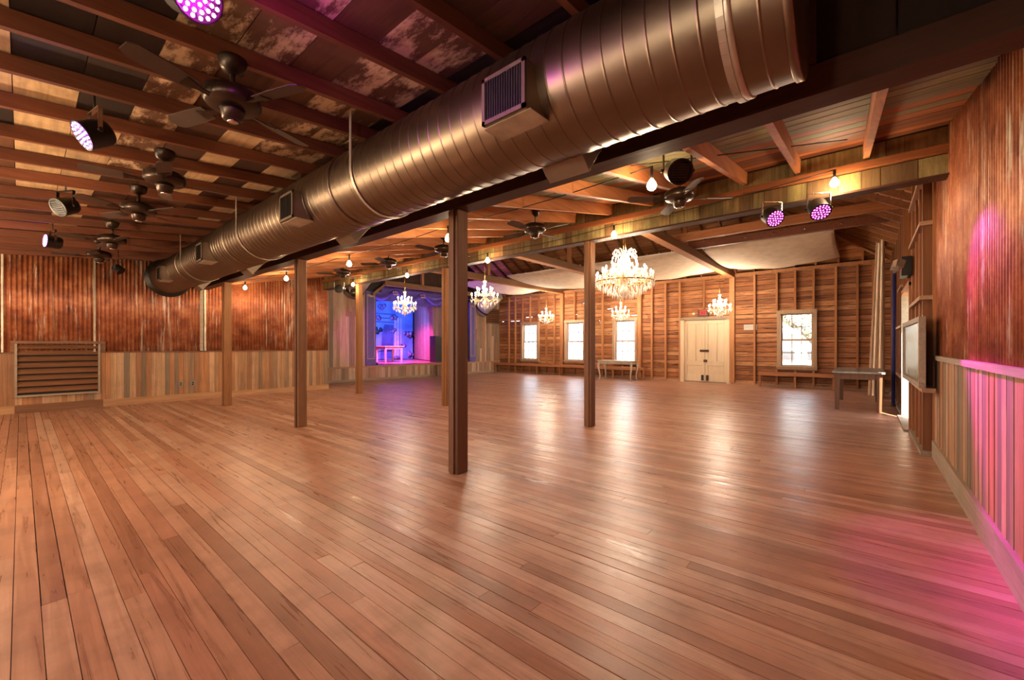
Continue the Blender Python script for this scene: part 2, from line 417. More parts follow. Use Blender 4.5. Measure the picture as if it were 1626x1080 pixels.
for a, b in zip(seams, seams[1:]):
    corrugated(MB(), a - .012, b + .012, 0.885 + R.uniform(-.01, .01), 2.75, YL + .013 + R.uniform(-.006, .006)).build('corrugated_sheet', 'rust', wl)
for xx, ww in ((-0.175, .022), (0.775, .025), (2.205, .05), (2.26, .03)):
    solid('seam_strip', 'galv' if ww < .04 else 'base_grey', wl, xx - ww / 2, xx + ww / 2, YL - .012, YL + .01, 0.89, 2.55)
x = XR
while x < X2 + .05:
    ww = R.choice([.055, .062, .07, .075, .088]); b = min(x + ww, X2 + .06)
    if not (x > -0.06 and b < 0.86):
        solid('wainscot_board', 'wainscot', wl, x + .001, b - .001, YL + R.uniform(-.003, .003), YL + .03, 0.08, 0.89)
    else:
        solid('wainscot_board', 'wainscot', wl, x + .001, b - .001, YL + R.uniform(-.003, .003), YL + .03, 0.08, 0.25)
    x = b
tag(solid('trim_1', 'base_dark', None, XR, X2 + .06, YL - .012, YL + .02, 0.882, 0.902), kind='structure')
bl = tag(MB().box(XR, -.06, YL - .022, YL + .01, 0, .115).build('baseboard_left', 'base_wood'), kind='structure')
solid('baseboard_piece', 'base_dark', bl, -.058, .87, YL - .026, YL + .01, 0, .12)
solid('baseboard_piece', 'base_wood', bl, .872, 2.6, YL - .022, YL + .01, 0, .115)
solid('baseboard_piece', 'base_wood', bl, 2.602, X2 + .06, YL - .022, YL + .01, 0, .10)
# wall end that returns to the stage wall
tag(solid('wall_return', 'wall_core', None, X2 - .02, X2 + .06, YL + .06, YS + .05, 0, 2.95), kind='structure')
# louvred vent
v = thing('louvered_vent', 'wide wooden louvered vent set low in the rusty wall', 'vent', (0.4, YL, .25))
MB().box(-.10, .90, YL - .05, YL + .01, 1.03, 1.07).build('head_casing', 'base_dark', v)
solid('casing_block', 'base_dark', v, -.10, -.045, YL - .03, YL + .01, .90, 1.03); solid('casing_block', 'base_dark', v, .845, .90, YL - .03, YL + .01, .90, 1.03)
solid('jamb', 'base_grey', v, -.06, -.035, YL - .04, YL + .03, .25, 1.03); solid('jamb', 'base_grey', v, .815, .84, YL - .04, YL + .03, .25, 1.03)
solid('sill', 'base_grey', v, -.06, .84, YL - .045, YL + .03, .235, .262)
solid('backing', 'grille_dark', v, -.04, .82, YL + .02, YL + .04, .25, 1.03)
for i in range(8):
    z = .30 + i * .0935
    MB().hexa([(-.035, YL - .04, z), (.815, YL - .04, z), (.815, YL - .03, z - .004), (-.035, YL - .03, z - .004), (-.035, YL + .012, z + .068), (.815, YL + .012, z + .068), (.815, YL + .02, z + .062), (-.035, YL + .02, z + .062)]).build('louver', 'vent_slat', v)
for i, (xx, lab) in enumerate(((1.89, 'grey double outlet low on the plank wall, nearer the louvered vent'), (2.07, 'grey double outlet low on the plank wall, nearer the post'))):
    t = thing('wall_outlet', lab, 'outlet', (xx, YL - .003, .25))
    solid('plate', 'outlet_grey', t, xx - .03, xx + .03, YL - .012, YL - .002, .255, .34, bevel=.002)
    for z in (.272, .307): solid('socket', 'black', t, xx - .015, xx + .015, YL - .016, YL - .011, z, z + .022)

# ================================================================== RIGHT WALL
wr = tag(solid('wall_right', 'wall_core', None, XR, 5.3, YRW - .16, YRW - .04, -0.02, 3.1), kind='structure')
seams = [-2.4, -1.9, -1.4, -.9, -.4, .1, .6, 1.1, 1.6, 2.02, 2.5, 2.98, 3.45, 3.92, 4.4, 4.86, 5.3]
for a, b in zip(seams, seams[1:]):
    top = (deck_porch((a + b) / 2) + .06) if a > X1 - .3 else 2.75
    corrugated(MB(), a - .012, min(b + .012, 5.3), 0.89, top, YRW - .014 - R.uniform(-.005, .005), flip=-1).build('corrugated_sheet', 'rust', wr)
x = XR
while x < 5.3:
    b = min(x + R.choice([.06, .068, .075, .085]), 5.3)
    solid('wainscot_board', 'wainscot', wr, x + .001, b - .001, YRW - .03, YRW + R.uniform(-.003, .003), .12, .885); x = b
solid('sheet_edge_strip', 'stud', wr, 5.3, 5.335, YRW - .15, YRW + .01, 0, 2.85)
tag(solid('trim_2', 'base_grey', None, XR, 5.3, YRW - .02, YRW + .022, .875, .912), kind='structure')
br = tag(MB().box(2.9, 5.3, YRW - .02, YRW + .018, 0, .15).build('baseboard_right', 'base_grey'), kind='structure')
solid('baseboard_piece', 'base_grey', br, XR, 2.898, YRW - .02, YRW + .02, 0, .15)
# ------------------------------------------------------------------ old stud wall past the corrugated part
YW = -0.40
sw = tag(MB().build('wall_stud', 'wall_core') if False else MB().box(5.3, 6.68, YW - .20, YW - .16, -.02, 2.95).build('wall_stud', 'stud_dark'), kind='structure')
for a in (5.34, 5.52, 5.70, 5.88, 6.06, 6.24, 6.42):
    solid('back_board', 'stud_dark', sw, a, a + .175, YW - .16, YW - .145, 0, 2.95)
solid('wall_core_piece', 'wall_core', sw, 8.02, XB, YW - .20, YW - .16, -.02, 2.95); solid('wall_core_piece', 'wall_core', sw, 6.68, 8.02, YW - .20, YW - .16, 1.74, 2.95)
for i in range(22):
    a = 8.02 + i * .187
    if a < XB: solid('back_board', 'stud_dark', sw, a, min(a + .183, XB), YW - .16, YW - .145, 0, 2.95)
for a in (6.68, 6.95, 7.22, 7.49, 7.76): solid('back_board', 'stud_dark', sw, a, min(a + .265, 8.02), YW - .16, YW - .145, 1.74, 2.95)
for xx in (5.42, 5.74, 6.15, 6.60, 8.06, 8.45, 8.9, 9.4, 9.9, 10.4, 10.9, 11.4, 11.9):
    solid('stud', 'stud_dark', sw, xx - .035, xx + .035, YW - .145, YW, .03, 2.92)
for (a, b, z) in ((5.34, 6.63, 1.44), (5.34, 6.63, 2.12), (5.34, 6.63, 2.55), (8.1, 8.9, 1.85), (8.1, 9.4, 1.28), (8.1, 9.4, .55), (8.9, 10.4, 2.3)):
    solid('shelf_board', 'shelf_wood', sw, a, b, YW - .145, YW + .025, z - .018, z + .018)
solid('sill_plate', 'base_grey', sw, 5.3, 6.68, YW - .16, YW + .02, 0, .035); solid('sill_plate', 'base_grey', sw, 8.02, XB, YW - .16, YW + .02, 0, .035)
for (a, b, zz) in ((5.74, 6.15, 2.12), (6.15, 6.6, 2.55)): MB().bar((a, YW - .05, zz), (b, YW - .05, zz + .45), .05, .06, up=(0, 1, 0)).build('brace', 'shelf_wood', sw)
# side door left a crack open to daylight
d2 = thing('door_1', 'plank side door standing partly open to daylight', None, (7.35, YW - .1, 0), kind='structure')
solid('jamb', 'stud', d2, 6.66, 6.72, YW - .2, YW + .02, 0, 1.74); solid('jamb', 'base_grey', d2, 7.98, 8.04, YW - .2, YW + .02, 0, 1.74)
solid('head', 'stud', d2, 6.66, 8.04, YW - .2, YW + .02, 1.70, 1.76)
for a in (6.73, 6.93, 7.13, 7.33): solid('door_plank', 'stud_dark', d2, a, a + .197, YW - .17, YW - .14, .02, 1.70)
solid('threshold', 'base_grey', d2, 6.68, 8.02, YW - .22, YW + .06, 0, .02)

# ================================================================== BACK WALL (lapped siding, studs, windows, double door)
holes = [(a + .06, b - .06, .50, 1.79) for a, b in WINY] + [(2.78, 3.90, 0, 1.70)]
row = 0.121; rows = [(i * row, (i + 1) * row) for i in range(24)]
leaks = [(9.3, 9.62, 16), (9.9, 10.35, 15), (8.4, 8.55, 16), (10.7, 10.8, 15), (7.4, 7.5, 16), (6.95, 7.2, 19), (6.1, 6.3, 17), (6.55, 6.6, 14), (5.28, 5.5, 15)]
bh = [(a, b, rows[r][1] - .014, rows[r][1]) for a, b, r in leaks]
core = MB()
for (a, b, c, d) in cells(YRW - .2, YS + .2, -.02, 2.95, holes + bh): core.box(XB + .02, XB + .05, a, b, c, d)
wb = tag(core.build('wall_back', 'wall_core'), kind='structure')
for i, (z0, z1) in enumerate(rows):
    segs = [(YRW + .05, YS)]
    for h in holes:
        if h[2] < z1 - .02 and h[3] > z0 + .02:
            segs = [s for (a, b) in segs for s in ((a, min(b, h[0])), (max(a, h[1]), b)) if s[1] - s[0] > .02]
    cuts = sorted([R.uniform(0, 10) for _ in range(3)])
    lk = [l for l in leaks if l[2] == i]
    for (a, b) in segs:
        pts = sorted({a, b} | {c for c in cuts if a < c < b} | {c for l in lk for c in l[:2] if a < c < b})
        for p0, p1 in zip(pts, pts[1:]):
            mid = (p0 + p1) / 2; hole = any(l[0] < mid < l[1] for l in lk)
            top = z1 - R.uniform(.008, .020) - (.02 if hole else 0); t = R.uniform(0, .004)
            MB().hexa([(XB - .012 - t, p0 + .002, z0), (XB + .015, p0 + .002, z0), (XB + .015, p1 - .002, z0 + R.uniform(-.003, .003)), (XB - .012 - t, p1 - .002, z0),
                       (XB - .002, p0 + .002, top), (XB + .015, p0 + .002, top), (XB + .015, p1 - .002, top), (XB - .002, p1 - .002, top)]).build('siding_board', 'siding', wb)
def Yb(px):
    u = px - 813.0; return XB * (-.763 * u + 427.5) / (.648 * u + 503.0)
def blocked(y, z0):
    return any(h[0] - .05 < y < h[1] + .05 for h in holes)
for px in (810, 820, 831.5, 843.5, 857, 869, 882, 914, 935, 958, 990, 1036, 1057.6, 1080, 1118, 1198, 1233, 1262, 1291, 1326, 1360, 1385):
    y = Yb(px); z0, z1 = 0.03, 2.82
    for h in holes:
        if h[0] - .07 < y < h[1] + .07: z0 = h[3] + .06
    solid('stud', 'stud', wb, XB - .085, XB - .012, y - .022, y + .022, z0, z1)
    for h in holes[:4]:
        if h[0] - .07 < y < h[1] + .07: solid('stud', 'stud', wb, XB - .085, XB - .012, y - .022, y + .022, 0.03, h[2] - .1)
for y in (2.66, 5.18, 7.95): solid('wall_post', 'stud', wb, XB - .12, XB - .012, y - .06, y + .06, 0.03, 2.80)
solid('top_plate', 'stud', wb, XB - .12, XB, YRW, YS, 2.80, 2.87)
solid('sill_plate', 'shelf_wood', wb, XB - .06, XB, YRW, 2.7, 0, .05); solid('sill_plate', 'shelf_wood', wb, XB - .06, XB, 3.98, YS, 0, .05)
# windows: six over six
def window(n, a, b, blind):
    t = thing('window_%d' % n, None, None, (XB, (a + b) / 2, .44), kind='structure')
    z0, z1 = .44, 1.85; c = .075; xf = XB - .10
    solid('casing', 'window_wood', t, xf, XB + .03, a, a + c, z0 + .06, z1); solid('casing', 'window_wood', t, xf, XB + .03, b - c, b, z0 + .06, z1)
    solid('head_casing', 'window_wood', t, xf - .008, XB + .03, a - .01, b + .01, z1 - c, z1 + .008)
    solid('window_sill', 'window_wood', t, xf - .03, XB + .03, a - .015, b + .015, z0 + .03, z0 + .065); solid('apron', 'window_wood', t, xf, XB, a, b, z0 - .02, z0 + .03)
    ya, yb, za, zb, zm = a + c, b - c, z0 + .065, z1 - c, 1.14
    for k, (q0, q1, xo) in enumerate(((za, zm + .012, XB - .03), (zm - .012, zb, XB + .0))):
        s = MB(); r = .036
        s.box(xo, xo + .028, ya, ya + r, q0, q1); s.box(xo, xo + .028, yb - r, yb, q0, q1); s.box(xo, xo + .028, ya + r, yb - r, q0, q0 + r); s.box(xo, xo + .028, ya + r, yb - r, q1 - r, q1)
        so = s.build('sash', 'window_wood', t)
        wy = (yb - ya - 2 * r); hz = (q1 - q0 - 2 * r)
        for i in (1, 2): solid('muntin', 'window_wood', so, xo + .006, xo + .022, ya + r + wy * i / 3 - .010, ya + r + wy * i / 3 + .010, q0 + r, q1 - r)
        solid('muntin', 'window_wood', so, xo + .006, xo + .022, ya + r, yb - r, (q0 + q1) / 2 - .010, (q0 + q1) / 2 + .010)
        for i in range(3):
            for j in range(2):
                solid('pane', 'glass', so, xo + .012, xo + .016, ya + r + wy * i / 3 + .005, ya + r + wy * (i + 1) / 3 - .005, q0 + r + hz * j / 2 + .005, q0 + r + hz * (j + 1) / 2 - .005)
    return t
for i, (a, b) in enumerate(WINY): window(i + 1, a, b, i < 3)
# double door
dd = thing('door_2', 'pair of cream painted panelled doors under a grey lintel', None, (XB, 3.33, 0), kind='structure')
solid('lintel', 'base_grey', dd, XB - .11, XB + .03, 2.68, 4.0, 1.705, 1.77)
solid('jamb', 'white_wood', dd, XB - .09, XB + .03, 2.70, 2.80, 0, 1.705); solid('jamb', 'white_wood', dd, XB - .09, XB + .03, 3.88, 3.98, 0, 1.705)
for k, (a, b) in enumerate(((2.80, 3.337), (3.343, 3.88))):
    lf = solid('door_leaf', 'white_wood', dd, XB - .02, XB + .03, a, b, .03, 1.70)
    F = XB - .045; st = .07
    for (p0, p1, q0, q1) in ((a, a + st, .03, 1.70), (b - st, b, .03, 1.70), (a + st, b - st, .03, .10), (a + st, b - st, .46, .58), (a + st, b - st, 1.60, 1.70), ((a + b) / 2 - .03, (a + b) / 2 + .03, .58, 1.60)):
        solid('stile', 'white_wood', lf, F, XB - .02, p0, p1, q0, q1, bevel=.004)
    for q in range(3): solid('panel_board', 'white_wood', lf, XB - .034, XB - .02, a + st + .003, b - st - .003, .102 + q * .119, .215 + q * .119)
    lt = solid('bolt', 'latch', lf, XB - .07, XB - .045, (b - .09 if k == 0 else a + .03), (b - .03 if k == 0 else a + .09), .05, .20)
solid('threshold', 'base_grey', dd, XB - .06, XB + .06, 2.7, 3.98, 0, .032)
solid('hasp', 'latch', dd, XB - .065, XB - .045, 3.24, 3.45, .83, .89); MB().prism([(XB - .065, 3.45, .82), (XB - .065, 3.48, .86), (XB - .065, 3.45, .90)], (.02, 0, 0)).build('hasp_tip', 'latch', dd)
solid('rim_lock', 'latch', dd, XB - .075, XB - .045, 3.28, 3.37, .55, .62)
# long wall benches
def bench(y0, y1, lab):
    t = thing('wall_bench', lab, 'bench', (XB - .2, (y0 + y1) / 2, 0), group='benches along the siding wall')
    solid('seat', 'bench_wood', t, XB - .34, XB - .09, y0, y1, .335, .355); solid('fascia', 'bench_wood', t, XB - .35, XB - .335, y0, y1, .275, .355)
    n = max(3, int((y1 - y0) / .9))
    for i in range(n + 1):
        y = y0 + .03 + (y1 - y0 - .06) * i / n; solid('leg', 'bench_wood', t, XB - .33, XB - .28, y - .022, y + .022, 0, .335)
bench(4.93, 10.85, 'long brown plank bench running under three windows, behind the white table')
bench(-.2, 2.02, 'shorter brown plank bench under the window right of the cream doors')
# exit sign, wooden sign, emergency lamp above the door
t = thing('exit_sign', 'lit red EXIT sign on the wall above the cream doors', 'sign', (XB - .06, 3.38, 1.82))
bx0 = XB - .10
solid('housing', 'exit_box', t, bx0, XB - .012, 3.24, 3.51, 1.79, 1.985)
solid('face', 'exit_red', t, bx0 - .004, bx0, 3.275, 3.475, 1.835, 1.965)
cu = bpy.data.curves.new('exit_text', 'FONT'); cu.body = 'EXIT'; cu.size = .125 * H; cu.align_x = 'CENTER'; cu.extrude = .001
to = bpy.data.objects.new('exit_text', cu); COL.objects.link(to)
dg = bpy.context.evaluated_depsgraph_get(); me = bpy.data.meshes.new_from_object(to.evaluated_get(dg)); bpy.data.objects.remove(to)
me.materials.clear(); me.materials.append(MAT['exit_letter'])
eo = bpy.data.objects.new('lettering', me); COL.objects.link(eo); eo.parent = t
eo.rotation_euler = (HALF, 0, -HALF); eo.location = Vector(((bx0 - .006) * H, 3.375 * H, 1.855 * H)) - t.location
t = thing('wooden_sign', 'small brown wooden sign with white lettering beside the door post', 'sign', (XB - .04, 2.24, 1.40))
solid('board', 'sign_wood', t, XB - .04, XB - .012, 2.10, 2.40, 1.40, 1.545)
let = MB()
for zz, ya, yb in ((1.515, 2.13, 2.37), (1.465, 2.2, 2.30), (1.425, 2.15, 2.33)):
    y = yb
    while y > ya:
        ww = R.uniform(.008, .02); let.box(XB - .0425, XB - .04, y - ww, y, zz - .006 * R.random(), zz + .008); y -= ww + .008
tag(let.build('lettering', 'letter_white', t), kind='stuff')
t = thing('emergency_light', 'small white emergency lamp beside the exit sign', 'lamp', (XB - .06, 3.65, 1.90))
MB().lathe([(.015, 0), (.03, .01), (.035, .05), (.02, .055)], (XB - .09, 3.63, 1.88), 10, 'X').build('lamp_head', 'plate_white', t); solid('mount', 'plate_white', t, XB - .05, XB - .012, 3.61, 3.67, 1.86, 1.90)

# ================================================================== REAR WALL (behind the camera) with windows added for fill light
rw = MB()
for (a, b, c, d) in cells(YRW - .2, YL + .1, 0, 2.6, [(p, q, .7, 2.0) for p, q in ADDEDW]): rw.box(XR - .1, XR, a, b, c, d)
tag(rw.build('wall_rear', 'stage_plank'), kind='structure')
for i, (a, b) in enumerate(ADDEDW):
    t = thing('window_%d' % (i + 5), None, None, (XR - .05, (a + b) / 2, .7), kind='structure')  # unseen window, added to let daylight onto the foreground
    f = MB()
    for (p, q, c, d) in ((a, a + .05, .7, 2.0), (b - .05, b, .7, 2.0), (a + .05, b - .05, .7, .75), (a + .05, b - .05, 1.95, 2.0)): f.box(XR - .09, XR + .02, p, q, c, d)
    f.build('window_frame', 'window_wood', t)
    for k in range(2):
        for j in range(2):
            w0 = a + .05 + k * (b - a - .1) / 2; solid('pane', 'glass', t, XR - .05, XR - .045, w0 + .01, w0 + (b - a - .1) / 2 - .01, .76 + j * .595, 1.345 + j * .595)
    solid('mullion', 'window_wood', t, XR - .07, XR - .02, (a + b) / 2 - .012, (a + b) / 2 + .012, .75, 1.95); solid('transom', 'window_wood', t, XR - .07, XR - .02, a + .05, b - .05, 1.34, 1.36)
tag(solid('sun_block_rear', 'roof_dark', None, XR - 3.4, XR - .1, YRW - 1.5, YL + 1, 2.5, 2.6), kind='structure')  # unseen overhang added to keep the sun out of the added windows

# ================================================================== LEFT CEILING: wide salvaged boards over sloping joists
JY = [-.3, .12, .56, 1.01, 1.466, 1.915, 2.40, 2.77, 3.196, 3.68, 4.20, 4.71, 5.21, 5.79, 6.29, 6.88, 7.40, 7.95, 8.47, 9.0, 9.47]
ce = tag(MB().hexa([(XR, YRW - .1, deck_left(XR) + .03), (X1, YRW - .1, deck_left(X1) + .03), (X1, YL + .1, deck_left(X1) + .03), (XR, YL + .1, deck_left(XR) + .03),
                    (XR, YRW - .1, deck_left(XR) + .06), (X1, YRW - .1, deck_left(X1) + .06), (X1, YL + .1, deck_left(X1) + .06), (XR, YL + .1, deck_left(XR) + .06)]).build('ceiling', 'roof_dark'), kind='structure')
def sloped(name, mat, parent, x0, x1, y0, y1, zf, t, gap=.002, dz=0.0, yskew=0.0):
    a, b = x0 + gap, x1 - gap
    return MB().hexa([(a, y0 + gap, zf(a) + dz), (b, y0 + gap + yskew, zf(b) + dz), (b, y1 - gap + yskew, zf(b) + dz), (a, y1 - gap, zf(a) + dz),
                      (a, y0 + gap, zf(a) + t + dz), (b, y0 + gap + yskew, zf(b) + t + dz), (b, y1 - gap + yskew, zf(b) + t + dz), (a, y1 - gap, zf(a) + t + dz)]).build(name, mat, parent)
for y in JY:
    sloped('joist', 'joist_wood', ce, XR, X1 - .06, y - .034, y, lambda x: deck_left(x) - .085, .083, gap=0)
cols = [XR, -1.95, -1.7, -1.46, -1.22, -.98, -.74, -.5, -.27, -.03, .217, .45, .69, .94, 1.17, 1.40, 1.63, 1.86, 2.10, X1]
fixed = {9: [(-.5, 2.4, 'deck_brown'), (2.4, 3.18, 'deck_dark'), (3.18, 5.75, 'deck_pale'), (5.75, 9.6, 'deck_brown')],
         10: [(-.5, 1.9, 'deck_brown'), (1.9, 3.66, 'deck_dark'), (3.66, 7.9, 'deck_pale'), (7.9, 9.6, 'deck_brown')],
         8: [(-.5, 3.66, 'deck_pale'), (3.66, 4.2, 'deck_dark'), (4.2, 9.6, 'deck_brown')],
         11: [(-.5, 1.0, 'deck_brown'), (1.0, 4.7, 'deck_peel'), (4.7, 9.6, 'deck_brown')],
         12: [(-.5, 2.4, 'deck_peel'), (2.4, 9.6, 'deck_brown')],
         13: [(-.5, 3.2, 'deck_brown'), (3.2, 5.2, 'deck_pale'), (5.2, 9.6, 'deck_brown')],
         14: [(-.5, 1.45, 'deck_brown'), (1.45, 3.68, 'deck_peel'), (3.68, 9.6, 'deck_brown')]}
for i, (a, b) in enumerate(zip(cols, cols[1:])):
    if i in fixed: pieces = fixed[i]
    else:
        pieces = []; y = -.5
        while y < 9.5:
            k = min([j for j in JY + [9.6] if j > y + R.uniform(1.0, 3.6)] or [9.6])
            pieces.append((y, k, R.choice(['deck_brown', 'deck_brown', 'deck_brown', 'deck_dark', 'deck_peel', 'deck_pale'] if i > 9 else ['deck_brown', 'deck_dark', 'deck_pale']))); y = k
    for (y0, y1, mt) in pieces: sloped('ceiling_board', mt, ce, a, b, y0, y1, deck_left, .025, dz=R.uniform(0, .006))

# ================================================================== DARK BEAM LINE with boarded header
bm = thing('ceiling_beam', 'long dark timber beam with boarded header running beside the big duct', 'beam', (X1, 4.5, 2.06))
solid('beam', 'dark_beam_wood', bm, X1 - .055, X1 + .055, YRW - .03, YL + .05, 2.072, 2.20, bevel=.006)
solid('flange', 'dark_beam_wood', bm, X1 - .07, X1 + .07, YRW - .03, YL + .05, 2.06, 2.075)
y = YRW - .03
while y < YL:
    b = min(y + R.uniform(.3, .42), YL + .05)
    solid('header_board', 'header_dark', bm, X1 - .02 + R.uniform(-.006, .006), X1 + .02, y + .003, b - .003, 2.20, 2.66); y = b
solid('header_backing', 'header_dark', bm, X1 + .02, X1 + .05, YRW - .1, YL + .1, 2.2, 2.70)
for y in (.2, 1.2, 2.45, 3.9, 5.3, 6.7, 8.1): solid('header_post', 'dark_beam_wood', bm, X1 - .06, X1 - .02, y - .04, y + .04, 2.2, 2.64)

# ================================================================== PORCH CEILING between the two rows of posts
cp = tag(MB().hexa([(X1, YRW - .1, deck_porch(X1) + .03), (5.4, YRW - .1, deck_porch(5.4) + .03), (5.4, YL + 1.4, deck_porch(5.4) + .03), (X1, YL + 1.4, deck_porch(X1) + .03),
                    (X1, YRW - .1, deck_porch(X1) + .06), (5.4, YRW - .1, deck_porch(5.4) + .06), (5.4, YL + 1.4, deck_porch(5.4) + .06), (X1, YL + 1.4, deck_porch(X1) + .06)]).build('ceiling_porch', 'roof_dark'), kind='structure')
x = X1 + .02; k = 0
while x < 5.3:
    ww = R.choice([.13, .15, .165, .18]); b = min(x + ww, 5.35)
    y = YRW - .05 - R.uniform(0, 2)
    while y < YL:
        y2 = y + R.uniform(2.6, 4.2); y2 = YL + .3 if YL - y2 < .8 else y2
        if y2 > YRW: sloped('ceiling_board', 'porch_green' if (x < 3.3 or (x < 3.7 and R.random() < .3)) else 'porch_orange', cp, x, b, max(y, YRW - .05), min(y2, YL + .3), deck_porch, .025, dz=R.uniform(0, .006))
        y = y2
    x = b
for y, sk in ((-.06, .06), (.37, .1), (.775, .12), (1.28, .08), (1.77, .04), (2.28, .03), (2.78, .02), (3.3, 0), (3.83, 0), (4.35, 0), (4.87, 0), (5.4, 0), (5.92, 0), (6.44, 0), (6.97, 0), (7.5, 0), (8.0, 0), (8.52, 0), (9.05, 0)):
    sloped('joist', 'porch_joist', cp, X1 + .06, X2 + .05, y - .02, y + .02, lambda x: deck_porch(x) - .12, .118, gap=0, yskew=sk)

# ================================================================== STAINED HEADER BEAM on the second row of posts
gb = thing('header_beam', 'long header beam faced with short yellow-green stained planks', 'beam', (X2, 5, 2.29))
solid('beam', 'dark_beam_wood', gb, X2 - .035, X2 + .06, YRW - .02, YS, 2.30, 2.80)
solid('bottom_rail', 'dark_beam_wood', gb, X2 - .065, X2 + .065, YRW - .02, YS, 2.285, 2.302)
y = YRW - .02
while y < YS - .02:
    b = min(y + R.choice([.09, .12, .15, .18, .22]), YS)
    solid('face_plank', 'green_plank', gb, X2 - .052 - R.uniform(0, .006), X2 - .035, y + .002, b - .002, 2.303, 2.45); y = b
y = YRW - .02
while y < YL:
    b = min(y + R.uniform(.3, .55), YL + .02)
    solid('face_plank', 'green_plank', gb, X2 - .047, X2 - .035, y + .002, b - .002, 2.505, 2.66); y = b
for (a, b, dz) in ((YRW - .02, .9, .01), (.902, 4.6, 0), (4.602, 8.0, 0), (8.002, YS, 0)): solid('ledger', 'ledger_wood', gb, X2 - .10, X2 - .035, a, b, 2.45 + dz, 2.505 + dz)

# ================================================================== POSTS
def post(x, y, zt, mat, lab, grp, half=.052):
    t = thing('support_post', lab, 'post', (x, y, 0), group=grp)
    MB().box(x - half, x + half, y - half, y + half, 0, zt).build('shaft', mat, t, bevel=.008)
    for s in (-1, 1):
        solid('batten', mat, t, x + s * half - .004 if s > 0 else x - half - .014, x + half + .014 if s > 0 else x - half + .004, y - .022, y + .022, 0, zt)
G1 = 'posts under the dark beam'; G2 = 'posts under the stained header beam'
post(X1, 2.46, 2.06, 'post_wood', 'nearest and tallest looking dark wooden post in the middle of the floor', G1, .056)
post(X1, 5.33, 2.06, 'post_wood', 'dark wooden post under the duct, second from the rusty wall', G1)
post(X1, 8.18, 2.06, 'post_warm', 'slim wooden post closest to the rusty wall with the louvered vent', G1)
post(X2, 2.62, 2.285, 'post_wood', 'brown wooden post beside the largest chandelier', G2)
post(X2, 5.33, 2.285, 'post_warm', 'wooden post half hidden behind the nearest post', G2)
post(X2, 8.08, 2.285, 'post_warm', 'wooden post standing in front of the stage edge', G2)

# ================================================================== HALL ROOF: hip roof on tie beams
XRG = 8.32; EZ = 2.9; PT = .577; XE = 4.5
def zback(x): return EZ + PT * (XB - x)
def zfront(x): return EZ + PT * (x - XE)
def zhip(y): return EZ + PT * (y - YRW)
hipY = YRW + (XB - XRG)
zr = zback(XRG)
rf = MB()
def plate(p):
    q = [(a, b, c + .04) for a, b, c in p]; n = len(p)
    rf.add(list(p) + q, [tuple(range(n)), tuple(reversed(range(n, 2 * n)))] + [(i, (i + 1) % n, n + (i + 1) % n, n + i) for i in range(n)])
u_ = .05
plate([(XB + .2, YRW - .2, EZ - .115 + u_), (XB + .2, YS + 5, EZ - .115 + u_), (XRG, YS + 5, zr + u_), (XRG, hipY, zr + u_)])
plate([(XE - .2, YS + 5, EZ - .115 + u_), (XE - .2, YRW - .2, EZ - .115 + u_), (XRG, hipY, zr + u_), (XRG, YS + 5, zr + u_)])
plate([(XE - .2, YRW - .2, EZ - .115 + u_), (XB + .2, YRW - .2, EZ - .115 + u_), (XRG, hipY, zr + u_)])
roof = tag(rf.build('ceiling_hall', 'roof_dark'), kind='structure')
lath = MB()
n = 32
for i in range(n):
    xa = XB - (XB - XRG) * i / n; xb_ = xa - (XB - XRG) / n * .8
    ya = YRW + (XB - xa)
    lath.hexa([(xb_, ya, zback(xb_) + .012), (xa, ya, zback(xa) + .012), (xa, YS, zback(xa) + .012), (xb_, YS, zback(xb_) + .012), (xb_, ya, zback(xb_) + .03), (xa, ya, zback(xa) + .03), (xa, YS, zback(xa) + .03), (xb_, YS, zback(xb_) + .03)])
    yb = YRW + (XB - XRG) * i / n; yc = yb + (XB - XRG) / n * .8; q = (XB - XRG) * i / n
    lath.hexa([(XE + q, yb, zhip(yb) + .012), (XB - q, yb, zhip(yb) + .012), (XB - q, yc, zhip(yc) + .012), (XE + q, yc, zhip(yc) + .012), (XE + q, yb, zhip(yb) + .03), (XB - q, yb, zhip(yb) + .03), (XB - q, yc, zhip(yc) + .03), (XE + q, yc, zhip(yc) + .03)])
tag(lath.build('roof_lath', 'lath', roof), kind='stuff')
y = YRW + .1
while y < YS:
    xt = max(XRG, XB - (y - YRW))
    MB().bar((XB, y, EZ - .035), (xt, y, zback(xt) - .035), .035, .09).build('rafter', 'rafter', roof); y += .42
xx = XE + .3
while xx < XB:
    yt = YRW + min(XB - xx, xx - XE, XB - XRG)
    MB().bar((xx, YRW, EZ - .035), (xx, yt, zhip(yt) - .035), .035, .09).build('rafter', 'rafter', roof); xx += .42
MB().bar((XB, YRW, EZ - .06), (XRG, hipY, zr - .06), .06, .14).build('hip_rafter', 'rafter', roof)
MB().bar((XRG, hipY, zr - .05), (XRG, YS + 4, zr - .05), .05, .14).build('ridge_board', 'rafter', roof)
TB = (2.66, 5.30, 7.92, 10.83)
labs = ('dark heavy tie beam meeting the wall post above the cream doors', 'pale heavy tie beam behind the header, between the large chandelier and the fan', 'brown tie beam above the small far chandelier, nearest the stage', 'reddish tie beam across the top of the stage opening')
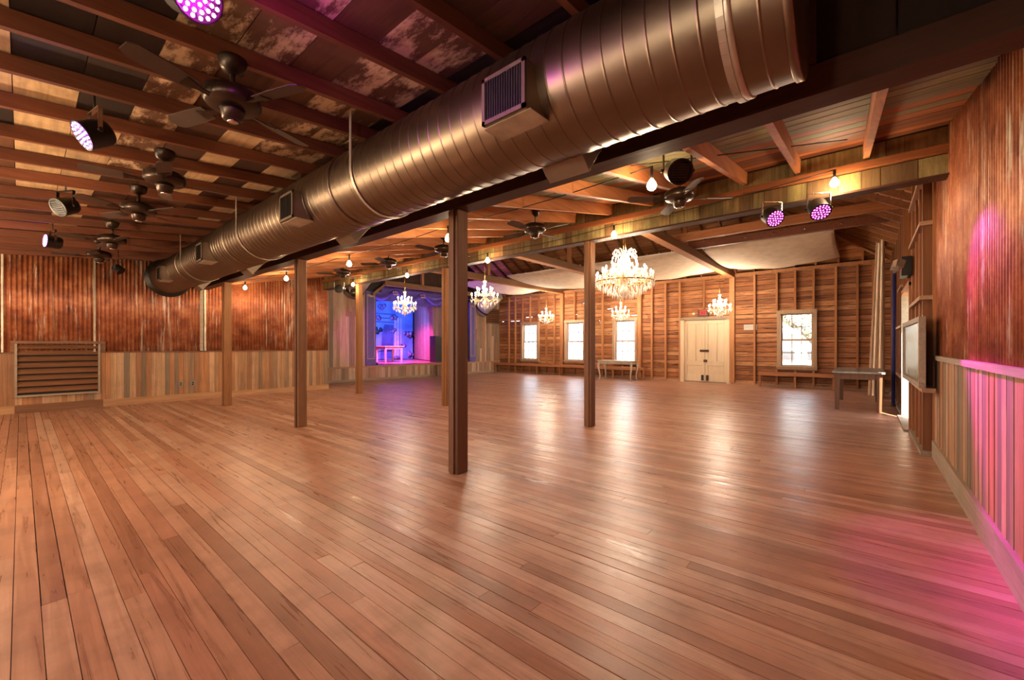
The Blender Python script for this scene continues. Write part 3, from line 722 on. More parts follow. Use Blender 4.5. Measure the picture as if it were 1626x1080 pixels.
for y, lb in zip(TB, labs):
    t = thing('tie_beam', lb, 'beam', (8.3, y, 2.78), group='tie beams of the hall roof')
    solid('beam', 'tie_beam', t, X2 + .06 if y < 10 else 6.93, XB - .03 if y < 10 else 10.5, y - .06, y + .06, 2.78, 2.93, bevel=.008)
    solid('king_post', 'stud', t, XRG - .04, XRG + .04, y - .04, y + .04, 2.93, zr - .1)
    if y < 10: solid('under_board', 'stud', t, X2 + .06, XB - .12, y - .075, y + .075, 2.765, 2.78)
    else: MB().bar((6.55, y, 2.48), (6.95, y, 2.80), .06, .08, up=(0, 1, 0)).build('brace', 'tie_beam', t)
for xx, lb in ((7.95, 'lighter of the two long beams laid over the dark tie beam'), (8.72, 'lower of the two long beams, with bolt heads, above the cloth')):
    t = thing('purlin_beam', lb, 'beam', (xx, 1, 2.93))
    solid('beam', 'ledger_wood' if xx < 8 else 'joist_wood', t, xx - .045, xx + .045, YRW, 2.76, 2.93, 3.07)
    if xx > 8:
        for y in (.3, .8, 1.25, 1.7): MB().lathe([(.018, 0), (.018, .012)], (xx - .057, y, 3.0), 8, 'X').build('bolt', 'chrome', t)

# ================================================================== CLOTH SAILS under the roof
def sail(y0, y1, lab, pole='plate_white', xa=9.0, xc=11.35, za=2.98, zc=2.90, sag=.20):
    t = thing('ceiling_drape', lab, 'drape', ((xa + xc) / 2, (y0 + y1) / 2, 2.7), group='cream cloth sails slung under the hall roof')
    def fn(u, v):
        s = math.sin(math.pi * u) ** .8; e = math.sin(math.pi * v)
        return (xa + (xc - xa) * u + .10 * e * u, y0 + (y1 - y0) * v, za + (zc - za) * u - sag * s * (.35 + .65 * e) - (.05 * e) * u + .012 * math.sin(17 * v + 3 * u) * u)
    o = MB().grid(fn, 14, 30).build('cloth', 'cloth_cream', t); md = o.modifiers.new('thick', 'SOLIDIFY'); md.thickness = .006
    MB().tube([(xa, y0, za + .015), (xa, y1, za + .015)], .014, 8).build('pole', pole, t)
    rg = MB()
    for i in range(9):
        y = y0 + (y1 - y0) * (i + .5) / 9; rg.tube([(xa, y, za), (xa, y, za + .06)], .006, 6)
    tag(rg.build('hanger_ties', 'plate_white', t), kind='stuff')
sail(.42, 2.55, 'creased cream cloth sail right of the dark tie beam, near the side wall')
sail(2.76, 5.2, 'smooth cream cloth sail behind the largest chandelier')
sail(5.4, 7.82, 'cream cloth sail between the pale tie beam and the far chandelier')
sail(8.02, 9.85, 'cloth sail nearest the stage with violet light on it', pole='stud')

# ================================================================== STAGE
SF = .42
st = tag(solid('stage_platform', 'stage_plank', None, X2 + .06, XB, YS + .02, 15.3, SF - .06, SF - .012), kind='structure')
x = X2 + .06
while x < XB:
    b = min(x + R.choice([.08, .095, .11]), XB); solid('front_board', 'stage_plank', st, x + .001, b - .001, YS - .005, YS + .02, .06, SF - .04); x = b
solid('nosing', 'base_wood', st, X2 + .06, XB, YS - .035, YS + .03, SF - .045, SF)
solid('base_strip', 'base_grey', st, X2 + .06, XB, YS - .02, YS + .01, 0, .06)
for i in range(28):
    a = YS + .03 + i * .152
    solid('stage_floor_board', 'floor_wood', st, X2 + .06, XB, a, a + .15, SF - .012, SF)
ws = tag(solid('wall_stage', 'wall_core', None, X2 + .06, 6.36, YS + .03, YS + .09, 0, 2.85), kind='structure')
solid('wall_core_piece', 'wall_core', ws, 10.75, XB, YS + .03, YS + .09, 0, 2.85); solid('wall_core_piece', 'wall_core', ws, X2, XB, YS + .44, YS + .5, 2.78, 5.2)
solid('wall_core_piece', 'wall_core', ws, X2 + .06, 6.36, YS + .03, YS + .09, 2.85, 4.0); solid('wall_core_piece', 'wall_core', ws, 10.75, XB, YS + .03, YS + .09, 2.85, 3.6)
for (a0, a1) in ((X2 + .06, 6.36), (10.75, XB)):
    x = a0
    while x < a1 - .01:
        b = min(x + R.choice([.075, .09, .105]), a1)
        cut = R.uniform(SF + .3, 2.4)
        solid('wall_plank', 'stage_plank', ws, x + .001, b - .001, YS + R.uniform(-.004, .004), YS + .03, SF, cut - .001); solid('wall_plank', 'stage_plank', ws, x + .001, b - .001, YS + R.uniform(-.004, .004), YS + .03, cut, 2.85); x = b
tag(solid('wall_stage_back', 'wall_core', None, X2, XB + .1, 15.3, 15.4, 0, 5), kind='structure')
tag(solid('wall_stage_left', 'wall_core', None, X2 - .04, X2 + .06, YS + .05, 15.4, 0, 4), kind='structure'); tag(solid('wall_stage_right', 'stage_plank', None, XB + .02, XB + .1, YS + .2, 15.4, 0, 4), kind='structure')
for (xa, xb_, lb) in ((6.36, 6.68, 'tall violet painted panel with gold border left of the stage opening'), (10.45, 10.75, 'violet painted panel right of the stage opening, behind the posts')):
    t = thing('proscenium_panel', lb, 'panel', ((xa + xb_) / 2, YS - .03, SF), group='violet stage panels')
    solid('board', 'flat_purple', t, xa, xb_, YS - .045, YS + .02, SF, 2.56)
    g = MB(); q = .045
    for (p0, p1, z0, z1) in ((xa + q, xa + q + .012, SF + .2, 2.42), (xb_ - q - .012, xb_ - q, SF + .2, 2.42), (xa + q, xb_ - q, SF + .2, SF + .212)): g.box(p0, p1, YS - .049, YS - .045, z0, z1)
    g.build('gold_border', 'gold_paint', t)
    g = MB()
    for i in range(7):
        a = xa + .05 + i * .036; g.lathe([(.002, -.004), (.022, 0), (.002, .004)], (a, YS - .048, 2.44 + .025 * math.sin(i * 1.4)), 8, 'Y'); g.box(a - .006, a + .006, YS - .052, YS - .046, 2.40, 2.44)
    g.build('gold_crest', 'gold_paint', t)
# valance swags
t = thing('stage_valance', 'violet swagged valance across the top of the stage', 'valance', (8.6, YS + .35, 2.3))
MB().grid(lambda u, v: (6.5 + 4.2 * u, YS + .36 + .02 * math.sin(60 * u), 2.80 - (.52 - .10 * abs(math.sin(2 * math.pi * u))) * v), 80, 4).build('backing_cloth', 'cloth_purple', t)
for k in range(4):
    a = 6.5 + 1.05 * k
    MB().grid(lambda u, v: (a + 1.05 * u, YS + .30 - .04 * math.sin(math.pi * v * 3) - .03 * math.sin(math.pi * u), 2.78 - v * .42 * (math.sin(math.pi * u) * .85 + .15)), 16, 14).build('swag', 'cloth_purple', t)
    g = MB()
    for i in range(8): g.lathe([(.003, -.004), (.03, 0), (.003, .004)], (a + .06 * (i - 3.5) * .4, YS + .25, 2.62 + .05 * math.cos(i * 2.1)), 7, 'Y')
    g.build('gold_rosette', 'gold_paint', t)
# painted backdrop
t = thing('painted_backdrop', 'blue painted backdrop cloth at the back of the stage', 'backdrop', (8.9, 14.9, SF))
YB_ = 14.9
MB().grid(lambda u, v: (6.2 + 4.75 * u, YB_ + .02 * math.sin(40 * u), SF + .02 + 2.4 * v), 60, 4).build('cloth', 'mural_sky', t)
pr = MB().prism([(9.35, YB_ - .03, SF + .05), (9.95, YB_ - .03, SF + .05), (9.95, YB_ - .03, SF + 1.42), (9.55, YB_ - .03, SF + 1.45), (9.45, YB_ - .03, SF + 1.2)], (0, .008, 0)).build('painted_tower', 'mural_deep', t)
for a, ww in ((10.0, .10), (10.13, .09), (10.30, .04)): solid('painted_column', 'mural_pale', t, a, a + ww, YB_ - .03, YB_ - .022, SF + .05, SF + 1.75)
for (a, z, r) in ((10.72, 1.05, .3), (10.4, .6, .2), (9.4, 2.15, .22), (10.0, 1.75, .25), (10.75, .2, .26), (9.9, 1.2, .2), (9.2, 1.7, .2), (10.1, .1, .2)):
    g = MB()
    for i in range(7): g.lathe([(.002, -.003), (r * R.uniform(.25, .45), 0), (.002, .003)], (a + r * R.uniform(-.7, .7), YB_ - .032 + i * .001, SF + z + r * R.uniform(-.25, .25)), 10, 'Y')
    g.build('painted_cloud', 'mural_cloud', t)
g = MB()
for i in range(9): g.lathe([(.002, -.003), (R.uniform(.05, .1), 0), (.002, .003)], (9.25 + R.uniform(-.12, .12), YB_ - .032, SF + 1.18 + R.uniform(-.08, .1)), 9, 'Y')
g.build('painted_tree', 'mural_tree', t)
for z in (.35, 1.52, 1.68, 1.85): solid('painted_band', 'mural_deep', t, 6.4, 10.0, YB_ - .03, YB_ - .026, SF + z, SF + z + .04)
# side curtain on the stage
t = thing('stage_curtain', 'worn tan side curtain hanging on the stage', 'curtain', (10.2, 13.4, SF))
MB().grid(lambda u, v: (10.95 - 1.3 * u + .04 * math.sin(38 * u), 14.8 - 2.8 * u + .05 * math.sin(31 * u), SF + .03 + 2.25 * v), 70, 6).build('cloth', 'cloth_tan', t)
# plank flat and dark cabinet at the stage side
t = thing('plank_flat', 'narrow plank wall standing at the side of the stage', 'partition', (10.0, 11.9, SF))
for i in range(9): solid('plank', 'stage_plank', t, 9.62 + i * .13, 9.745 + i * .13, 11.9, 11.93, SF, SF + 2.2)
t = thing('dark_cabinet', 'tall dark cabinet at the right side of the stage', 'cabinet', (9.55, 11.55, SF))
solid('body', 'black', t, 9.35, 9.95, 11.45, 11.75, SF, SF + .92, bevel=.01); solid('door', 'black_metal', t, 9.37, 9.63, 11.44, 11.45, SF + .04, SF + .88); solid('door', 'black_metal', t, 9.65, 9.93, 11.44, 11.45, SF + .04, SF + .88)
# stage table
t = thing('stage_table', 'white square legged table lit pink on the stage', 'table', (8.4, 12.9, SF))
solid('top', 'table_white', t, 8.0, 8.78, 12.45, 13.1, SF + .545, SF + .57); solid('apron', 'table_white', t, 8.04, 8.74, 12.49, 13.06, SF + .46, SF + .545)
for a in (8.06, 8.70):
    for b in (12.51, 13.03): MB().hexa([(a - .02, b - .02, SF), (a + .02, b - .02, SF), (a + .02, b + .02, SF), (a - .02, b + .02, SF), (a - .03, b - .03, SF + .5), (a + .03, b - .03, SF + .5), (a + .03, b + .03, SF + .5), (a - .03, b + .03, SF + .5)]).build('leg', 'table_white', t)
# step box by the stage
t = thing('step_box', 'weathered wooden step box pushed against the stage front', 'step', (9.15, YS - .2, 0))
for i in range(5): solid('front_board', 'stage_plank', t, 8.9 + i * .1, 8.998 + i * .1, YS - .36, YS - .34, 0, .33)
for i in range(4): solid('side_board', 'stage_plank', t, 8.9, 8.92, YS - .34 + i * .075, YS - .268 + i * .075, 0, .33)
solid('tread', 'base_wood', t, 8.88, 9.42, YS - .38, YS - .03, .33, .36)
# wall vents and switches by the stage
def wall_vent(xa, xb_, za, zb, lab):
    t = thing('wall_louver', lab, 'vent', ((xa + xb_) / 2, YS - .01, za), group='small louvers high on the stage wall')
    solid('backing', 'grille_dark', t, xa, xb_, YS - .02, YS - .006, za, zb)
    solid('frame_side', 'base_dark', t, xa - .02, xa, YS - .06, YS - .006, za, zb); solid('frame_side', 'base_dark', t, xb_, xb_ + .02, YS - .06, YS - .006, za, zb); solid('frame_bottom', 'base_dark', t, xa - .02, xb_ + .02, YS - .06, YS - .006, za - .02, za)
    n = 7; h = (zb - za) / n
    for i in range(n): MB().hexa([(xa, YS - .055, za + i * h), (xb_, YS - .055, za + i * h), (xb_, YS - .045, za + i * h), (xa, YS - .045, za + i * h), (xa, YS - .02, za + i * h + h * .8), (xb_, YS - .02, za + i * h + h * .8), (xb_, YS - .01, za + i * h + h * .8), (xa, YS - .01, za + i * h + h * .8)]).build('slat', 'vent_slat', t)
wall_vent(4.68, 4.95, 2.02, 2.6, 'dark wooden louver high on the planks beside the rusty wall end'); wall_vent(11.35, 12.0, 1.86, 2.4, 'dark wooden louver high in the corner by the siding wall')
for z, lb in ((2.00 - .10, 'upper of the two small white switch plates under the stage-wall louver'), (1.78, 'lower of the two small white switch plates under the stage-wall louver')):
    t = thing('switch_plate', lb, 'switch', (4.78, YS - .01, z)); solid('plate', 'plate_white', t, 4.74, 4.82, YS - .014, YS - .004, z - .03, z + .045); solid('toggle', 'black', t, 4.77, 4.79, YS - .02, YS - .013, z, z + .018)
# round ducts that come out of the stage wall
def stage_duct(x, z, lab, r=.30):
    t = thing('round_duct', lab, 'duct', (x, YS - .05, z), group='grey ducts by the stage')
    c = Vector((x, YS + .04, z)); d = Vector((.10, -.78, .62)).normalized()
    MB().tube([c - d * .1, c + d * .35, c + d * .9], r, 28).build('pipe', 'pipe_grey', t); MB().tube([c + d * .04, c + d * .09], r + .02, 28).build('collar', 'black_metal', t)
    MB().tube([c + d * .32, c + d * .34], r + .006, 28).build('seam', 'pipe_grey', t)
stage_duct(5.99, 2.58, 'grey round duct rising from the plank wall left of the stage'); stage_duct(11.10, 2.36, 'grey round duct lit violet at the right end of the stage')
t = thing('dark_board', 'dark flat board above the violet stage panel', 'baffle', (6.5, YS - .06, 2.57)); solid('board', 'black_metal', t, 6.34, 6.88, YS - .018, YS - .006, 2.57, 2.95); solid('trim', 'black', t, 6.34, 6.88, YS - .024, YS - .018, 2.57, 2.60)  # plain dark rectangle, purpose unknown

# ================================================================== BIG SPIRAL DUCT
DX, DZ, DR = 1.70, 2.20, .27
du = thing('spiral_duct', 'huge round spiral metal duct running under the dark ceiling', 'duct', (DX, 4.8, DZ))
prof = []; y = .17
while y < 9.52:
    prof += [(DR, y), (DR, y + .003), (DR, y + .076), (DR, y + .079), (DR + .003, y + .081), (DR + .003, y + .085)]; y += .087
MB().lathe(prof, (DX, 0, DZ), 56, 'Y').build('pipe', 'duct_metal', du)
MB().lathe([(DR + .002, .165), (DR + .007, .168), (DR + .007, .19), (DR + .002, .193)], (DX, 0, DZ), 56, 'Y').build('end_rim', 'duct_metal', du)
MB().lathe([(DR + .06, 9.42), (DR + .065, 9.43), (DR + .05, 9.53), (DR, 9.54)], (DX, 0, DZ), 48, 'Y').build('wall_collar', 'black_metal', du)
for yb in (.34, 2.95, 5.4, 7.55): MB().lathe([(DR, yb - .014), (DR + .009, yb - .012), (DR + .009, yb + .012), (DR, yb + .014)], (DX, 0, DZ), 56, 'Y').build('joint_band', 'galv' if yb < 1 else 'duct_metal', du)
for yb in (.36, 2.62, 4.9, 7.2):
    s = MB(); z1 = deck_left(DX) - .01
    for sg in (-1, 1):
        s.box(DX + sg * (DR + .008) - .003, DX + sg * (DR + .008) + .003, yb - .012, yb + .012, DZ, z1)
    pts = [(DX + (DR + .009) * math.cos(a), DZ + (DR + .009) * math.sin(a)) for a in [math.pi + math.pi * k / 24 for k in range(25)]]
    for (a, b), (c, d) in zip(pts, pts[1:]): s.bar((a, yb, b), (c, yb, d), .024, .005, up=(a - DX + .0001, 0, b - DZ))
    s.build('hanger_strap', 'galv', du)
for yb in (1.21, 3.51, 6.02, 8.25):
    for sg in (-1, 1):
        zc = 2.105 if sg < 0 else 2.10; y0, y1 = yb - .125, yb + .125; xo, xi = DX + sg * (.335 if sg < 0 else .30), DX + sg * .14; zl, zh = zc - .105, zc + .105
        if sg > 0:
            dx, dz = math.cos(math.radians(-40)), math.sin(math.radians(-40)); c0, c1, hw = .16, .34, .105
            q = lambda d, e: (DX + d * dx - e * dz, DZ + d * dz + e * dx)
            def ob(d0, d1, e0, e1, a, b): 
                P = [q(d0, e0), q(d1, e0), q(d1, e1), q(d0, e1)]
                return MB().prism([(p[0], a, p[1]) for p in P], (0, b - a, 0))
            rb = ob(c0, c1, -hw, hw, y0, y1).build('register_box', 'duct_box', du, bevel=.002)
            ob(c1 - .002, c1 + .003, -hw + .018, hw - .018, y0 + .018, y1 - .018).build('grille_back', 'grille_dark', rb)
            for e in (-hw, hw - .018): ob(c1, c1 + .006, e, e + .018, y0, y1).build('register_frame', 'duct_box', rb)
            continue
        rb = MB().box(min(xo, xi), max(xo, xi), y0, y1, zl, zh).build('register_box', 'duct_box', du, bevel=.002)
        f = MB()
        for (a0, a1, b0, b1) in ((y0, y1, zl, zl + .018), (y0, y1, zh - .018, zh), (y0, y0 + .018, zl, zh), (y1 - .018, y1, zl, zh)): f.box(xo - .006, xo + .006, a0, a1, b0, b1)
        f.build('register_frame', 'duct_box', rb)
        MB().box(xo - .002, xo + .002, y0 + .018, y1 - .018, zl + .018, zh - .018).build('grille_back', 'grille_dark', rb)
        gl = MB()
        for i in range(15):
            a = y0 + .025 + i * (y1 - y0 - .05) / 14; gl.box(xo - .005, xo + .003, a - .002, a + .002, zl + .018, zh - .018)
        tag(gl.build('grille_fins', 'black_metal', rb), kind='stuff')
        # collar that meets the round pipe
        s = MB(); s.box(min(xi, xo + .02 * -sg), max(xi, xo + .02 * -sg), y0 - .012, y1 + .012, zl - .003, zl + .001)
        s.build('saddle_flange', 'galv', rb)

# ================================================================== CEILING FANS (at rest)
def fan_proto(lab, drop):
    t = thing('ceiling_fan', lab, 'fan', (0, 0, 0), group='dark ceiling fans')
    B = lambda mb, n, m: mb.build(n, m, t, local=True)
    B(MB().lathe([(.018, drop - .075), (.05, drop - .055), (.062, drop - .012), (.062, drop)], n=20), 'canopy', 'bronze')
    B(MB().tube([(0, 0, .05), (0, 0, drop - .05)], .012, 10), 'downrod', 'bronze')
    B(MB().lathe([(.02, .052), (.085, .046), (.120, .028), (.124, -.015), (.108, -.036), (.06, -.042)], n=28), 'motor_housing', 'bronze')
    B(MB().lathe([(.055, -.05), (.05, -.06), (.044, -.095), (.03, -.102)], n=20), 'switch_housing', 'bronze')
    B(MB().lathe([(.02, -.102), (.026, -.106), (.02, -.112)], n=14), 'cap', 'chrome')
    for k in range(4):
        a = math.tau * k / 4 + .35; c, s = math.cos(a), math.sin(a)
        def P(r, w, z): return (c * r - s * w, s * r + c * w, z)
        out = [(.17, -.036), (.26, -.043), (.41, -.043), (.44, -.024), (.44, .024), (.41, .043), (.26, .043), (.17, .036)]
        b = MB().prism([P(r, q, -.03 + q * .25) for r, q in out], (0, 0, .005)).build('blade', 'blade', t, local=True)
        MB().prism([P(r, q, -.034 + q * .25) for r, q in ((.09, -.012), (.16, -.012), (.22, -.03), (.22, .03), (.16, .012), (.09, .012))], (0, 0, .004)).build('blade_arm', 'bronze', b, local=True)
    return t
fp = None
FL = [(.67, 2.36), (.67, 3.84), (.67, 4.87), (.67, 6.5), (.67, 7.7)]
LBL = ['ceiling fan nearest the bright magenta lamp, among the dark joists', 'second ceiling fan in the dark joists, behind the one by the magenta lamp', 'middle fan of the row under the dark left ceiling', 'fourth fan of the row under the dark left ceiling, toward the rusty wall', 'farthest fan under the dark left ceiling, by the rusty wall']
for (x, y), lb in zip(FL, LBL):
    if fp is None: fp = fan_proto(lb, deck_left(.67) - .085 - 2.20); fp.location = Vector((x, y, 2.20)) * H
    else: dup(fp, (x, y, 2.20), R.uniform(0, 1.5), lb)
fp2 = None
FR_ = [(3.66, 1.22), (3.66, 2.78), (3.66, 4.3), (3.66, 5.6), (3.66, 7.0)]
LBR = ['largest looking ceiling fan, under the green boards near the black can light', 'ceiling fan between the nearest post and the large chandelier', 'ceiling fan mostly hidden behind the nearest post', 'small looking ceiling fan above the left small chandelier', 'farthest fan under the porch ceiling near the stage louver']
for (x, y), lb in zip(FR_, LBR):
    if fp2 is None: fp2 = fan_proto(lb, deck_porch(3.66) - 2.29); fp2.location = Vector((x, y, 2.29)) * H; fp2.rotation_euler = (0, 0, .3)
    else: dup(fp2, (x, y, 2.29), R.uniform(0, 1.5), lb)

# ================================================================== STRING LIGHTS
def string(name, lab, pts, hang, energy, boost=None):
    t = thing(name, lab, 'lights', pts[0], group='warm bulb strings')
    wpts = []
    for (a, b) in zip(pts, pts[1:]):
        for k in range(8):
            u = k / 8; p = Vector(a).lerp(Vector(b), u); p.z += hang - .03 * math.sin(math.pi * u); wpts.append(p)
    wpts.append(Vector(pts[-1]) + Vector((0, 0, hang)))
    MB().tube(wpts, .004, 6).build('cable', 'wire', t)
    for k, p in enumerate(pts):
        p = Vector(p)
        s = MB().tube([p + Vector((0, 0, hang)), p + Vector((0, 0, .045))], .011, 8).build('socket', 'wire', t)
        MB().lathe([(.008, .046), (.014, .036), (.028, .016), (.033, -.004), (.026, -.024), (.010, -.034)], tuple(p), 14).build('bulb', 'bulb_glass', s)
        lamp(t, p - Vector((0, 0, .06)), boost[k] if boost else energy, (1.0, .72, .44), .05)
string('string_lights', 'string of warm round bulbs along the stained header beam', [(4.40, .2, 2.36), (4.40, 2.2, 2.27), (4.40, 4.2, 2.24), (4.40, 6.16, 2.235), (4.40, 8.0, 2.25)], .11, 14)
string('string_lights', 'string of warm round bulbs hung just past the dark beam', [(2.80, 1.12, 2.10), (2.84, 3.27, 2.10), (2.86, 5.3, 2.10), (2.82, 7.25, 2.10), (2.76, 9.0, 2.10)], .13, 25)
string('string_lights', 'added unseen string of warm round bulbs behind the viewpoint, lighting the foreground', [(-1.0, .4, 1.8), (-1.0, 2.4, 1.8), (-1.0, 4.4, 1.55), (-1.0, 6.4, 1.8), (-1.0, 8.4, 1.8)], .45, 36, [28, 40, 190, 80, 60])  # out-of-view bulbs added to light the foreground and the left ceiling
t = thing('hanging_cable', 'thin black cable sagging under the green ceiling boards', 'cable', (2.5, 2, 2.15))
MB().tube([(2.35, 3.6 - i * .25, 2.17 + i * .006 - .05 * math.sin(i * .6)) if i < 8 else (2.35 + (i - 7) * .2, 3.6 - i * .25, 2.2 + (i - 7) * .035) for i in range(15)], .004, 6).build('cable', 'wire', t)

# ================================================================== CHANDELIERS
def oct_(mb, c, r, h):
    x, y, z = c; vs = [(x, y, z + h * .35), (x + r, y, z), (x, y + r, z), (x - r, y, z), (x, y - r, z), (x, y, z - h * .65)]
    mb.add(vs, [(0, 1, 2), (0, 2, 3), (0, 3, 4), (0, 4, 1), (5, 2, 1), (5, 3, 2), (5, 4, 3), (5, 1, 4)])
def chandelier(loc, lab, chain_top, big=False, energy=60):
    # local origin: the lowest drop
    t = thing('chandelier', lab, 'chandelier', loc, group='crystal chandeliers')
    S = 1.0
    B = lambda mb, n, m, p=t: mb.build(n, m, p, local=True)
    cr = MB()
    if not big:
        B(MB().lathe([(.006, .04), (.03, .07), (.05, .10), (.022, .14), (.014, .20), (.04, .25), (.055, .28), (.02, .33), (.014, .40), (.03, .45), (.018, .48), (.045, .52), (.006, .55)], n=14), 'stem', 'crystal')
        tiers = [(.24, .20, 8, .05), (.145, .31, 6, .05)]; hub = .22
        for k in range(10):
            a = math.tau * k / 10
            for r, z in ((.25, .15), (.20, .11), (.12, .08), (.06, .05)): 
                oct_(cr, (r * math.cos(a + r), r * math.sin(a + r), z), .012, .075)
        oct_(cr, (0, 0, .02), .02, .08)
        chains = [(0, 0)]; top = .55
    else:
        B(MB().lathe([(.01, .03), (.06, .06), (.09, .10), (.05, .16), (.03, .24), (.09, .30), (.11, .36), (.05, .44), (.03, .52), (.07, .58), (.04, .64), (.02, .70)], n=18), 'stem', 'crystal')
        tiers = [(.39, .28, 16, .06), (.30, .36, 12, .06), (.18, .44, 8, .06)]; hub = .32
        for j, (r, z, n) in enumerate(((.41, .22, 34), (.36, .19, 32), (.30, .15, 28), (.24, .11, 24), (.17, .07, 18), (.10, .04, 12), (.30, .30, 26), (.20, .38, 18))):
            for k in range(n):
                a = math.tau * (k + .5 * (j % 2)) / n; oct_(cr, (r * math.cos(a), r * math.sin(a), z), .012, .09)
        for k in range(10):
            a = math.tau * k / 10
            pts = [(q * math.cos(a), q * math.sin(a), zz) for q, zz in ((.05, .62), (.09, .70), (.14, .71), (.17, .66))]
            B(MB().tube(pts, .007, 6), 'crown_plume', 'crystal')
            for q, zz in ((.17, .61), (.15, .64), (.12, .64)): oct_(cr, (q * math.cos(a), q * math.sin(a), zz), .01, .07)
            for i in range(7):
                q = .06 + .05 * i; oct_(cr, (q * math.cos(a), q * math.sin(a), .58 - .05 * i - .02 * math.sin(i)), .011, .05)
        ring = [(.41 * math.cos(math.tau * k / 32), .41 * math.sin(math.tau * k / 32), .245) for k in range(33)]
        B(MB().tube(ring, .008, 6), 'rim', 'gold')
        chains = [(-.03, 0), (.03, 0)]; top = .70
    for (rad, zc, n, ch) in tiers:
        for k in range(n):
            a = math.tau * (k + .5 * (n % 4 == 2)) / n; c, s = math.cos(a), math.sin(a)
            q = lambda r, z: (c * r, s * r, z)
            zh = zc + (.02 if not big else .04)
            am = B(MB().tube([q(.02, zh), q(rad * .35, zc - .05), q(rad * .7, zc - .055), q(rad * .95, zc - .02), q(rad, zc)], .006, 6), 'arm', 'gold')
            B(MB().lathe([(.004, -.006), (.03, .004), (.012, .008)], q(rad, zc), 10), 'bobeche', 'crystal', am)
            B(MB().lathe([(.008, 0), (.008, ch)], q(rad, zc + .008), 8), 'candle', 'candle', am)
            B(MB().lathe([(.006, 0), (.013, .014), (.011, .028), (.002, .044)], q(rad, zc + .008 + ch), 8), 'bulb', 'bulb_glow', am)
            for j in range(3): oct_(cr, (c * rad + .024 * math.cos(j * 2.1 + a), s * rad + .024 * math.sin(j * 2.1 + a), zc - .03), .009, .06)
            for j in range(4): oct_(cr, q(rad * (.3 + .18 * j), zc - .06 + .012 * j), .008, .045)
    tag(B(cr, 'crystal_drops', 'crystal'), kind='stuff')
    for (ox, oy) in chains:
        ct = chain_top - loc[2]
        B(MB().tube([(ox, oy, top - .01), (ox, oy, ct)], .005, 6), 'chain', 'gold')
        B(MB().lathe([(.01, ct - .03), (.03, ct - .012), (.03, ct)], (ox, oy, 0), 12), 'canopy', 'gold')
    d = lamp(t, (loc[0], loc[1], loc[2] + (.36 if not big else .46)), energy, (1.0, .83, .64), .20 if not big else .3)
    return t
chandelier((5.6, 2.64, 1.665), 'largest crystal chandelier with tiered candles, hung from two chains', 2.78, True, 240)
chandelier((5.6, 5.42, 1.68), 'small crystal chandelier just right of the nearest post', 2.78, energy=75)
chandelier((5.55, 7.85, 1.68), 'small crystal chandelier in front of the stage', 2.78, energy=75)
chandelier((10.8, 2.66, 1.69), 'small crystal chandelier above the cream double doors', 2.78, energy=150)
chandelier((11.0, 5.30, 1.70), 'small far crystal chandelier above the white table window', 2.78, energy=150)
chandelier((11.05, 7.92, 1.70), 'farthest small crystal chandelier, between the two left windows', 2.78, energy=150)

# ================================================================== STAGE-STYLE LAMPS
def aim_matrix(loc, aim):
    return (Vector(aim) - Vector(loc)).to_track_quat('-Z', 'Y')
def par(loc, aim, lab, mat=None, light=None, scale=1.0, top=None, grp='LED par cans', spill=0):
    """can that points down -Z, turned to its aim; the yoke stays upright"""
    t = thing('par_can', lab, 'lamp', loc, group=grp)
    q = aim_matrix(loc, aim)
    def tr(mb):
        mb.v = [tuple(q @ (Vector(v) * scale)) for v in mb.v]; return mb
    B = lambda mb, n, m, p=t: mb.build(n, m, p, local=True)
    b = B(tr(MB().lathe([(.025, .075), (.06, .07), (.072, .05), (.075, -.05), (.080, -.055), (.080, -.062), (.072, -.06)], n=22)), 'can', 'black_metal')
    B(tr(MB().lathe([(.07, -.056), (.07, -.060)], n=22)), 'lens', 'lens_dark' if mat is None else 'lens_magenta', b)
    if mat:
        le = MB()
        for r, n in ((.0, 1), (.022, 6), (.044, 12), (.062, 16)):
            for k in range(n): le.lathe([(.0068, -.061), (.005, -.064), (.001, -.066)], (r * math.cos(math.tau * k / n), r * math.sin(math.tau * k / n), 0), 7)
        tag(B(tr(le), 'led_dots', mat, b), kind='stuff')
    else:
        le = MB()
        for k in range(7): le.box(-.05, .05, -.05 + k * .015, -.045 + k * .015, -.064, -.060)
        tag(B(tr(le), 'baffle', 'black_metal', b), kind='stuff')
    ax = q @ Vector((1, 0, 0)); ax.z = 0; ax.normalize(); r = .088 * scale; hy = .13 * scale
    y = MB()
    for s in (-1, 1): y.bar(ax * r * s, ax * r * s + Vector((0, 0, hy)), .02 * scale, .006 * scale, up=tuple(ax))
    y.bar(ax * -r + Vector((0, 0, hy)), ax * r + Vector((0, 0, hy)), .02 * scale, .006 * scale)
    B(y, 'yoke', 'chrome' if mat else 'black_metal')
    for s in (-1, 1): B(MB().tube([ax * r * s, ax * (r + .018) * s], .012 * scale, 8), 'knob', 'black_metal')
    if top: B(MB().tube([(0, 0, hy), (0, 0, top - loc[2])], .006, 6), 'hanger', 'black_metal')
    if light:
        e, c, sz = light; dv = (Vector(aim) - Vector(loc)).normalized()
        lamp(t, Vector(loc) + dv * .085 * scale, e, c, .05, sz, aim, .6)
        if spill: lamp(t, Vector(loc) + dv * .12, spill, (.75, .02, 1.0), .05)
    return t
MG = (1.0, .06, .75); VI = (.35, .10, 1.0)
par((.38, 1.80, 2.23), (1.0, -.46, .9), 'bright magenta LED can at the top edge, glaring toward the viewpoint', 'led_pinkwhite', (130, MG, 34), top=2.44, spill=12)
par((.27, 3.33, 2.20), (-1.6, 3.0, 1.0), 'violet LED can turned away to the side, in front of the pale ceiling boards', 'led_violet', (60, VI, 60), top=2.43)
